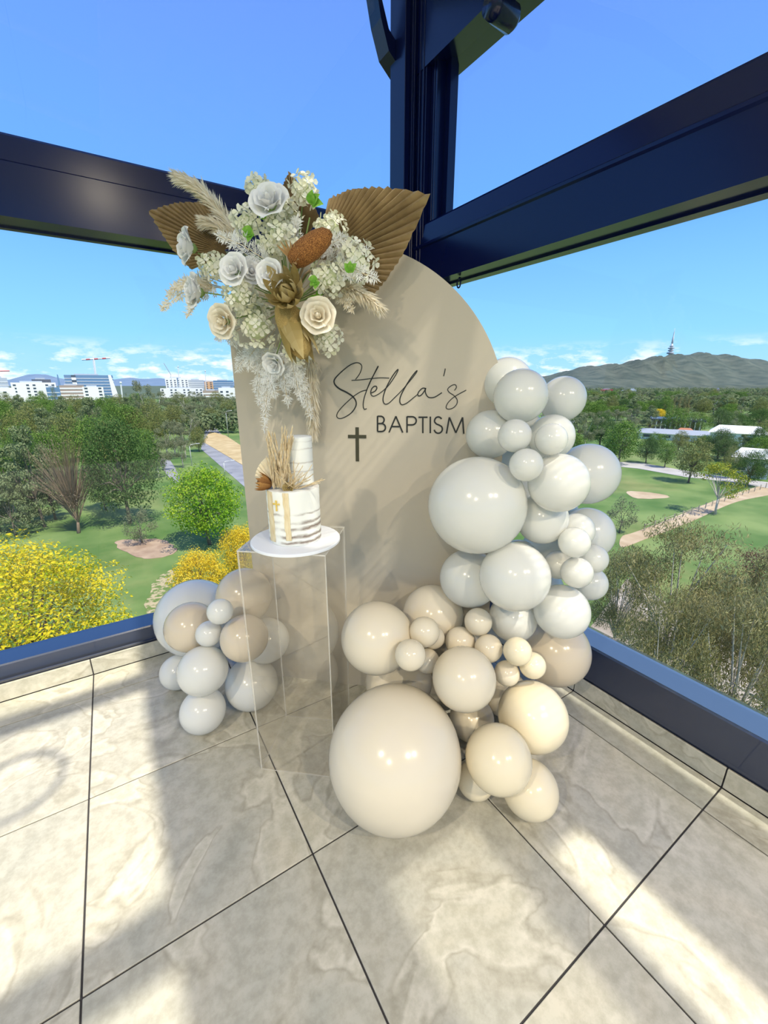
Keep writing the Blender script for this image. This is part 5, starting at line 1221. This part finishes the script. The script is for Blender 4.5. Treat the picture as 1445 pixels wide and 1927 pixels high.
def crown(kind, seed):
    """unit crown: width 1 across, height 1 from the ground up"""
    r = random.Random(seed); V, F, T_ = [], [], []
    cl = []
    if kind in ('cedar',):
        for k in range(34):
            z = .14 + .82 * (k + r.random()) / 34; rad = .48 * (1 - ((z - .14) / .86) ** 1.4) + .04
            a = r.uniform(0, 6.28); d = rad * r.uniform(.35, 1.0)
            cl.append((Vector((d * math.cos(a), d * math.sin(a), z)), .17 * (1 - .5 * z), .05))
        per, size, asp, dr = 150, .017, .5, 0
    elif kind == 'poplar':
        for k in range(14): cl.append((Vector((r.uniform(-.2, .2), r.uniform(-.2, .2), .12 + .86 * k / 14)), .3, .09))
        per, size, asp, dr = 60, .05, .4, 0
    elif kind in ('gum', 'gumnear'):
        nc = 60 if kind == 'gumnear' else 18
        for k in range(nc):
            d = rnd_dir(r); rr = r.uniform(.3, 1) ** .5
            cl.append((Vector((d.x * .44 * rr, d.y * .44 * rr, .62 + d.z * .36 * rr)), r.uniform(.09, .15), r.uniform(.06, .10)))
        per, size, asp, dr = (300, .0125, .20, .45) if kind == 'gumnear' else (190, .02, .30, .4)
    elif kind == 'lime':
        for k in range(16):
            d = rnd_dir(r); cl.append((Vector((d.x * .34, d.y * .34, .66 + d.z * .28)), .15, .09))
        per, size, asp, dr = 110, .02, .5, 0
    elif kind == 'bare':
        for k in range(10):
            d = rnd_dir(r); cl.append((Vector((d.x * .33, d.y * .33, .62 + d.z * .3)), .14, .14))
        per, size, asp, dr = 45, .018, .12, -.6
    elif kind in ('shrub', 'red'):
        for k in range(20):
            d = rnd_dir(r); rr = r.uniform(.3, 1) ** .5
            cl.append((Vector((d.x * .40 * rr, d.y * .40 * rr, .52 + d.z * .42 * rr)), .14, .14))
        per, size, asp, dr = 100, .022, .4, .1
    else:
        nc = 52 if kind in ('yellow', 'gold', 'bright', 'dark') else 34
        for k in range(nc):
            z = 1 - 2 * (k + .5) / nc; a = k * 2.39996 + r.uniform(-.3, .3)
            s = math.sqrt(1 - z * z); rr = r.uniform(.72, 1.02)
            wid = .42 * (1 - .25 * max(0, z)) if kind != 'dark' else .44 * (1 - .45 * max(0, z))
            cl.append((Vector((s * math.cos(a) * wid * rr, s * math.sin(a) * wid * rr, .56 + z * .40 * rr)), r.uniform(.11, .17), r.uniform(.09, .13)))
        for k in range(10):
            d = rnd_dir(r); cl.append((Vector((d.x * .2, d.y * .2, .55 + d.z * .2)), .18, .15))
        per, size, asp, dr = {'yellow': (330, .0092, .55, .1), 'gold': (200, .014, .5, .1), 'bright': (170, .014, .55, .1), 'dark': (190, .0125, .5, .1)}.get(kind, (120, .018, .5, .1))
    for c, cr_, ch in cl:
        tb = r.uniform(-.18, .18)
        for k in range(per):
            d = rnd_dir(r); q = r.random() ** .33
            p = c + Vector((d.x * cr_, d.y * cr_, d.z * ch)) * q
            nn_ = (d * .7 + rnd_dir(r) * .6 + Vector((0, 0, .35))).normalized()
            leaf_quad(V, F, T_, p, nn_, size * r.uniform(.7, 1.3), asp, min(1, max(0, r.random() * .8 + .1 + tb)), r, max(0, dr))
    return pymesh('crown', V, F, LEAFM[kind], False, T_), cl
def trunk(kind, cl, seed):
    r = random.Random(seed); V, F = [], []
    pale = kind in ('gum', 'gumnear', 'lime', 'poplar')
    fork = Vector((r.uniform(-.04, .04), r.uniform(-.04, .04), .30 if kind != 'bare' else .12))
    tr_ = .022 if kind != 'poplar' else .05
    tube_data([(0, 0, -.01), fork * .5, fork], [tr_ * 1.25, tr_, tr_ * .8], 7, V, F)
    picks = cl if kind in ('bare', 'gumnear', 'lime') else cl[::3]
    for c, _, _ in picks[:26]:
        m_ = fork.lerp(c, .5) + Vector((r.uniform(-.04, .04), r.uniform(-.04, .04), r.uniform(-.02, .06)))
        tube_data([fork, m_, c], [tr_ * .45, tr_ * .28, tr_ * .08], 5, V, F, False)
    if kind == 'bare':
        for k in range(300):
            a = r.uniform(0, 6.28); rad = r.uniform(.05, .48); z = r.uniform(.55, 1.0)
            e = Vector((rad * math.cos(a), rad * math.sin(a), z))
            s = fork.lerp(e, r.uniform(.25, .5)); s.x *= .6; s.y *= .6
            tube_data([s, s.lerp(e, .5) + Vector((0, 0, .03)), e], [.0042, .0026, .001], 3, V, F, False)
    return pymesh('trunk', V, F, M['pale_bark'] if pale else (LEAFM['bare'] if kind == 'bare' else M['bark']), True)
PROTO = {}
def proto(kind, v):
    k = (kind, v)
    if k not in PROTO:
        me, cl = crown(kind, hash(kind) % 1000 if False else sum(map(ord, kind)) + 31 * v)
        PROTO[k] = (me, trunk(kind, cl, v + 5))
    return PROTO[k]
KMAP = {'yellow2': 'gold'}
NVAR = {'green': 2, 'gum': 2, 'olive': 2, 'cedar': 2, 'dark': 2, 'gumnear': 2}
UNIQ = {0: 'large yellow autumn tree filling the lower park window', 1: 'golden leaved tree just above the balloon cluster', 2: 'golden leaved tree half hidden by the arch edge and plinth', 3: 'bright green leafy tree beside the arch edge', 4: 'small grey green shrub standing in a mulch ring',
        5: 'tall dense dark green tree in the middle of the park view', 6: 'leafless brown tree with upswept branches', 7: 'pale blue green cedar behind the leafless tree', 8: 'green tree at the outer border of the park view', 9: 'low dark tree behind the tall dark one'}
NAMES = {'yellow': 'maple', 'gold': 'golden_maple', 'bright': 'leafy_tree', 'green': 'leafy_tree', 'dark': 'evergreen_tree', 'olive': 'olive_green_tree', 'gum': 'gum_tree', 'gumnear': 'gum_tree', 'cedar': 'cedar', 'shrub': 'shrub', 'red': 'plum_tree', 'lime': 'ash_tree', 'poplar': 'poplar', 'bare': 'bare_tree'}
SHARED = {'green': 'mid green leafy tree', 'dark': 'dark evergreen', 'olive': 'olive green tree', 'gum': 'grey green gum tree', 'cedar': 'layered cedar', 'poplar': 'slim yellowish poplar',
          'gold': 'small yellow autumn tree', 'lime': 'small yellow green tree', 'shrub': 'grey shrub among the park trees', 'red': 'plum red leaved tree on the park lawn'}
ORD = ['first', 'second', 'third', 'fourth', 'fifth', 'sixth', 'seventh', 'eighth', 'ninth', 'tenth', 'eleventh', 'twelfth', 'thirteenth', 'fourteenth', 'fifteenth', 'sixteenth', 'seventeenth', 'eighteenth', 'nineteenth', 'twentieth', 'twenty-first', 'twenty-second', 'twenty-third', 'twenty-fourth', 'twenty-fifth', 'twenty-sixth', 'twenty-seventh', 'twenty-eighth', 'twenty-ninth', 'thirtieth', 'thirty-first', 'thirty-second', 'thirty-third', 'thirty-fourth', 'thirty-fifth', 'thirty-sixth']
def belt(t):                     # side of the arch and row of a tree
    s_ = 'city' if math.atan2(t[1], t[2]) < math.radians(25) else 'hill'
    D_ = math.hypot(t[1], t[2])
    return KMAP.get(t[0], t[0]), s_, ('near' if D_ < 130 else ('middle' if D_ < 220 else 'far'))
RANK = {}
for i in range(len(TREES)): RANK.setdefault(belt(TREES[i]), []).append(i)
for k_, v_ in RANK.items(): v_.sort(key=lambda j: math.atan2(TREES[j][1], TREES[j][2]), reverse=(k_[1] == 'city'))
counts = {}
gn = 0
for i, (kind, x, y, h, w) in enumerate(TREES):
    k = KMAP.get(kind, kind)
    v = i % NVAR.get(k, 1)
    cm, tm = proto(k, v)
    side = 'on the city side' if math.atan2(x, y) < math.radians(25) else 'on the hill side'
    D = math.hypot(x, y)
    zone = 'near' if D < 130 else ('middle' if D < 220 else 'far')
    root = empty(NAMES[k], (x, y, GROUND), random.Random(i).uniform(0, 6.28))
    root.scale = (w, w, h)
    if i in UNIQ: tag(root, UNIQ[i], 'tree')
    elif k == 'gumnear':
        gl = ['big gum tree with drooping olive leaves right below the hill side window', 'gum tree with drooping leaves at the far edge of the hill side window', 'gum tree showing behind the lower white balloons', 'sparse gum tree leaning over the dusty verge', 'low gum tree nearest the sill beside the sand balloon'][gn]; gn += 1
        tag(root, gl, 'tree', 'gum trees below the window')
    elif k == 'red': tag(root, 'plum red leaved tree on the park lawn', 'tree')
    elif k == 'lime' and h > 6: tag(root, 'lone yellow green tree with forked pale trunk on the footpath', 'tree')
    elif k == 'shrub' and D < 70: tag(root, 'wispy grey shrub beside the footpath', 'tree')
    else:
        lb = SHARED.get(k, 'leafy tree in the tree belt')
        key = belt(TREES[i]); n_o = RANK[key].index(i)
        lb = f'{lb}, {zone} rows {side}, {ORD[n_o]} from the arch'
        tag(root, lb, 'tree', f'{k} trees, {zone} rows {side}')
    obj('crown', cm, None, root)
    obj('trunk', tm, None, root)

# tree tops too far away to count, in front of the hills and behind the city
r = random.Random(77); V, F, T_ = [], [], []
def far_tops(n, az0, az1, d0, d1, hmin, hmax, npp=60):
    for _ in range(n):
        az = math.radians(r.uniform(az0, az1)); D = d0 + (d1 - d0) * r.random() ** 1.3
        c = Vector((D * math.sin(az), D * math.cos(az), GROUND)); h = r.uniform(hmin, hmax); wd = h * r.uniform(.5, .8); tb = r.uniform(.1, .8)
        for k in range(npp):
            d = rnd_dir(r)
            p = c + Vector((d.x * wd * .6, d.y * wd * .6, h * (.55 + .42 * d.z)))
            leaf_quad(V, F, T_, p, (d + Vector((0, 0, .4))).normalized(), wd * r.uniform(.09, .17), .7, min(1, max(0, tb + r.uniform(-.15, .2))), r)
far_tops(1300, 50, 82, 330, 1500, 8, 12)
far_tops(600, -12, 20, 170, 460, 5.5, 8)
far_tops(300, -12, 20, 470, 900, 4, 6, 40)
far_tops(500, 20, 50, 200, 1200, 7, 11, 40)
tag(obj('treeline', pymesh('treeline', V, F, leafy('leaf_distant', [(.09, .14, .06), (.15, .19, .09), (.23, .26, .13)], .3), False, T_)), 'endless tree tops between the park and the hills', 'forest', kind='stuff')

# ------------------------------------------------------------------ buildings
BM = {'white': mat('bld_white', (.82, .80, .77), .7), 'grey': mat('bld_grey', (.42, .46, .50), .5), 'glassb': mat('bld_blue_glass', (.12, .22, .36), .12, spec=.8), 'dark': mat('bld_dark', (.06, .07, .09), .4),
      'brown': mat('bld_brown', (.36, .28, .23), .7), 'orange': mat('bld_orange', (.70, .42, .22), .7), 'red': mat('bld_red', (.62, .05, .08), .6), 'roof': mat('bld_roof', (.42, .17, .09), .8), 'win': mat('bld_window', (.05, .07, .10), .15, spec=.8),
      'roofgrey': mat('bld_roof_grey', (.34, .36, .38), .6), 'tan': mat('bld_tan', (.62, .42, .33), .7)}
UNITW = box_mesh('window', 0, 1, -.03, .03, 0, 1, BM['win'])
UNITL = box_mesh('floor_band', 0, 1, -.05, .05, 0, 1, BM['white'])
BLAB2 = ['grey glass office block at the outer edge of the skyline', 'low white block at the outer edge of the skyline', 'white apartment block with small windows below the dark roofed part', 'dark roofed penthouse level above the white apartments', 'dark glass facade beside the white apartments', 'slim pointed glass spire', 'wide blue glass office block under the main crane',
 'brown apartment block with balcony bands', 'white apartment block with paired windows below the blue glass block', 'white tower with a grid of windows', 'grey glass block next to the white grid tower', 'small orange block on the skyline', 'blue glass block next to the arch edge', 'white balcony apartments next to the arch edge', 'long low white block below the grid tower', 'low brown block among trees',
 'red building at the foot of the hill', 'small white house at the foot of the hill next to the red building', 'small pale house at the foot of the hill', 'tan tower block at the foot of the hill', 'dark roofed pavilion with white posts behind the park trees', 'long low white building behind the park trees', 'low white building with grey roof behind the lone tree', 'house with red roof beside the round green tree', 'low white building near the window border', 'house with red roof between the white buildings']
for i, (kind, A, B_, zb, zt) in enumerate(BUILDINGS):
    a = Vector((*A, 0)); b_ = Vector((*B_, 0)); d = b_ - a; W = d.length; ang = math.atan2(d.y, d.x)
    zb = GROUND; H_ = zt - zb; dep = min(W * .8, 24)
    root = tag(empty('building', (a.x, a.y, zb), ang), BLAB2[i], 'building', 'city and park buildings')
    wm = {'white': 'white', 'greyglass': 'grey', 'darkcap': 'dark', 'darkglass': 'glassb', 'spire': 'glassb', 'blueglass': 'glassb', 'brown': 'brown', 'whitetower': 'white', 'orange': 'orange', 'red': 'red', 'tan': 'tan', 'pavilion': 'white', 'lowwhite': 'white', 'house': 'white'}[kind]
    bm = bmesh.new()
    if kind == 'spire':
        v = [bm.verts.new(p) for p in ((0, 0, 0), (W, 0, 0), (W, W, 0), (0, W, 0), (W * .45, W * .4, H_), (W * .7, W * .4, H_ * .96))]
        for f in ((0, 1, 5, 4), (1, 2, 5), (2, 3, 4, 5), (3, 0, 4), (3, 2, 1, 0)): bm.faces.new([v[j] for j in f])
        obj('walls', bm, BM[wm], root); continue
    if kind == 'pavilion':
        box(bm, 0, W, 2, dep, 0, H_ * .78); obj('walls', bm, BM['brown'], root)
        bm = bmesh.new(); box(bm, -1, W + 1, -1, dep, H_ * .8, H_ * .93); obj('roof', bm, BM['dark'], root)
        for k in range(11):
            o = obj('post', UNITL, None, root, (W * k / 10.5, -.8, 0)); o.scale = (.35, 3, H_)
        continue
    if kind in ('house', 'lowwhite'):
        box(bm, 0, W, 0, dep, 0, H_ * .72); obj('walls', bm, BM['white'], root)
        rm = BM['roof'] if kind == 'house' else BM['roofgrey' if i % 2 else 'white']
        bm = bmesh.new(); y0, y1 = -.6, dep + .6
        v = [bm.verts.new(p) for p in ((-.6, y0, H_ * .70), (W + .6, y0, H_ * .70), (W + .6, y1, H_ * .70), (-.6, y1, H_ * .70), (W * .12, dep / 2, H_), (W * .88, dep / 2, H_))]
        for f in ((0, 1, 5, 4), (1, 2, 5), (2, 3, 4, 5), (3, 0, 4), (3, 2, 1, 0)): bm.faces.new([v[j] for j in f])
        obj('roof', bm, rm, root)
        nw = max(2, int(W / 5))
        for k in range(nw):
            o = obj('window', UNITW, None, root, (W * (k + .25) / nw, -.05, H_ * .25)); o.scale = (W / nw * .5, 2, H_ * .3)
        continue
    box(bm, 0, W, 0, dep, 0, H_); obj('walls', bm, BM[wm], root)
    vis = 26 if i < 16 else H_ * .6
    z0 = max(2, H_ - vis)
    if kind in ('white', 'whitetower', 'red', 'tan', 'orange'):
        fl = 3.3 if i < 16 else H_ / 3; rows_ = int((H_ - z0) / fl); colsn = max(2, int(W / (5.2 if kind != 'whitetower' else 5.5)))
        if i in (16, 17, 18, 19): colsn = 3
        for rr in range(rows_):
            for c in range(colsn):
                if kind == 'white' and (c * 7 + rr * 3 + i) % 3 == 0: continue
                o = obj('window', UNITW, None, root, (W * (c + .28) / colsn, -.05, z0 + rr * fl + fl * .3)); o.scale = (W / colsn * .45, 2, fl * .5)
    else:
        fl = 3.6; rows_ = int((H_ - z0) / fl)
        for rr in range(rows_):
            o = obj('floor_band', UNITL, None, root, (-.1, -.1, z0 + rr * fl)); o.scale = (W + .2, 3, fl * (.16 if kind in ('blueglass', 'darkglass', 'greyglass') else .42))
    bm = bmesh.new(); box(bm, W * .2, W * .7, dep * .2, dep * .7, H_, H_ + 1.6); obj('roof_plant', bm, BM['grey'], root)
    if i == 6:
        bm = bmesh.new(); v = [bm.verts.new(p) for p in ((W * .92, -.6, 0), (W + 3, -.6, 0), (W + 3, dep, 0), (W * .92, dep, 0), (W * .90, -.6, H_ + .4), (W * .96, -.6, H_ + .4), (W * .96, dep, H_ + .4), (W * .90, dep, H_ + .4))]
        for f in ((3, 2, 1, 0), (4, 5, 6, 7), (0, 1, 5, 4), (1, 2, 6, 5), (2, 3, 7, 6), (3, 0, 4, 7)): bm.faces.new([v[j] for j in f])
        obj('end_fin', bm, BM['white'], root)
        for k in range(6):
            o = obj('stair_band', UNITL if k % 2 else UNITW, None, root, (W * .14, -.9, H_ - 3 * (k + 1))); o.scale = (W * .09, 3, 3)
# cranes
CRW = mat('crane_white', (.85, .83, .80), .5); CRR = mat('crane_red', (.70, .12, .10), .5)
def bar(name, a, b_, r0, m, parent, base):
    V, F = tube_data([Vector(a) - base, Vector(b_) - base], [r0, r0], 4)
    return obj(name, pymesh(name, V, F, m), None, parent)
p = [Vector(q) for q in CRANE_MAIN]; base = Vector((p[0].x, p[0].y, GROUND))
root = tag(empty('tower_crane', base), 'white tower crane with red banded jib above the blue glass block', 'crane', 'cranes over the city')
bar('mast', base, p[1], 1.3, CRW, root, base)
for k in range(7):
    a = p[2].lerp(p[3], k / 7); b_ = p[2].lerp(p[3], (k + 1) / 7)
    bar('jib_section', a, b_, 1.0, CRR if k % 2 else CRW, root, base)
bar('apex', p[1], p[1] + Vector((0, 0, 4)), .6, CRW, root, base)
p = [Vector(q) for q in CRANE_LUFF]; base = Vector((p[0].x, p[0].y, GROUND))
root = tag(empty('luffing_crane', base), 'crane with a steep luffing jib beside the white grid tower', 'crane', 'cranes over the city')
bar('mast', base, p[1], .9, CRW, root, base); bar('jib', p[1], p[2], .55, BM['grey'], root, base)
for (a, b_), lb in zip(CRANE_MASTS, ('slim crane mast above the white grid tower', 'slim mast beside the orange block', 'thin white mast in front of the far range')):
    base = Vector((a[0], a[1], GROUND)); root = tag(empty('mast', base), lb, 'mast', 'masts over the city')
    bar('pole', base, b_, .6, CRW, root, base)
    V, F = lathe_data([(.2, -.8), (1.1, -.4), (1.1, .6), (.2, 1.0)], 8)
    obj('mast_top', pymesh('mast_top', V, F, CRW), None, root, Vector(b_) - base)
p = [Vector(q) for q in CRANE_RED]; base = Vector((p[0].x, p[0].y, GROUND))
root = tag(empty('tower_crane', base), 'red crane jib reaching in at the outer edge of the skyline', 'crane', 'cranes over the city')
bar('mast', base, p[1], 1.0, CRR, root, base); bar('jib', p[2], p[3], .7, CRR, root, base)
# telecommunications tower on the hill
p0, p1 = Vector(TOWER[0]), Vector(TOWER[1]); Ht = p1.z - p0.z
root = tag(empty('telecom_tower', p0), 'white telecommunications tower with round decks and a spire on the hilltop', 'tower')
TW = mat('tower_concrete', (.72, .70, .68), .7); TG = mat('tower_deck', (.45, .45, .46), .6)
V, F = lathe_data([(7.5, -20), (6.5, .12 * Ht), (5.2, .45 * Ht), (4.2, .5 * Ht)], 16); obj('shaft', pymesh('shaft', V, F, TW, True), None, root)
for z0, z1, r0 in ((.17, .23, 15), (.26, .31, 12), (.34, .38, 13.5), (.41, .44, 9.5)):
    V, F = lathe_data([(r0 * .6, z0 * Ht), (r0, (z0 + .25 * (z1 - z0)) * Ht), (r0, (z0 + .8 * (z1 - z0)) * Ht), (r0 * .7, z1 * Ht)], 18); obj('deck', pymesh('deck', V, F, TG), None, root)
V, F = lathe_data([(4.0, .48 * Ht), (3.6, .70 * Ht), (2.2, .74 * Ht), (1.9, .86 * Ht), (.9, .9 * Ht), (.6, Ht)], 10); obj('spire', pymesh('spire', V, F, TW, True), None, root)
# fence along the footpath
fr = tag(empty('path_fence', (FENCE_LINE[0][0], FENCE_LINE[0][1], GROUND)), 'low post and rail fence beside the tan footpath', 'fence')
o0 = Vector((FENCE_LINE[0][0], FENCE_LINE[0][1], GROUND))
PM = box_mesh('post', -.05, .05, -.05, .05, 0, 1.0, mat('fence_timber', (.45, .38, .28), .8))
for a, b_ in zip(FENCE_LINE, FENCE_LINE[1:]):
    a = Vector((*a, GROUND)); b_ = Vector((*b_, GROUND)); n = max(2, int((b_ - a).length / 2.4))
    for k in range(n): obj('post', PM, None, fr, a.lerp(b_, k / n) - o0)
    V, F = tube_data([a - o0 + Vector((0, 0, .8)), b_ - o0 + Vector((0, 0, .8))], .03, 4); obj('rail', pymesh('rail', V, F, PM.materials[0]), None, fr)
# street lamps
LMAT = mat('lamp_grey', (.62, .62, .60), .5)
for (a, b_), lb in zip(LAMPS_FAR, ('street lamp on the far stretch of the avenue', 'curved street lamp at the bend of the avenue', 'nearest street lamp beside the arch edge')):
    base = Vector((a[0], a[1], GROUND)); tp = Vector(b_) - base
    root = tag(empty('street_lamp', base), lb, 'street lamp', 'street lamps on the avenue')
    V, F = tube_data([(0, 0, 0), (0, 0, tp.z * .9), (.3, .1, tp.z * .98), (1.6, .5, tp.z)], [.10, .08, .06, .05], 6); obj('pole', pymesh('pole', V, F, LMAT, True), None, root)
    bm = bmesh.new(); box(bm, 1.5, 2.3, .38, .62, tp.z - .06, tp.z + .06); obj('lamp_head', bm, LMAT, root)
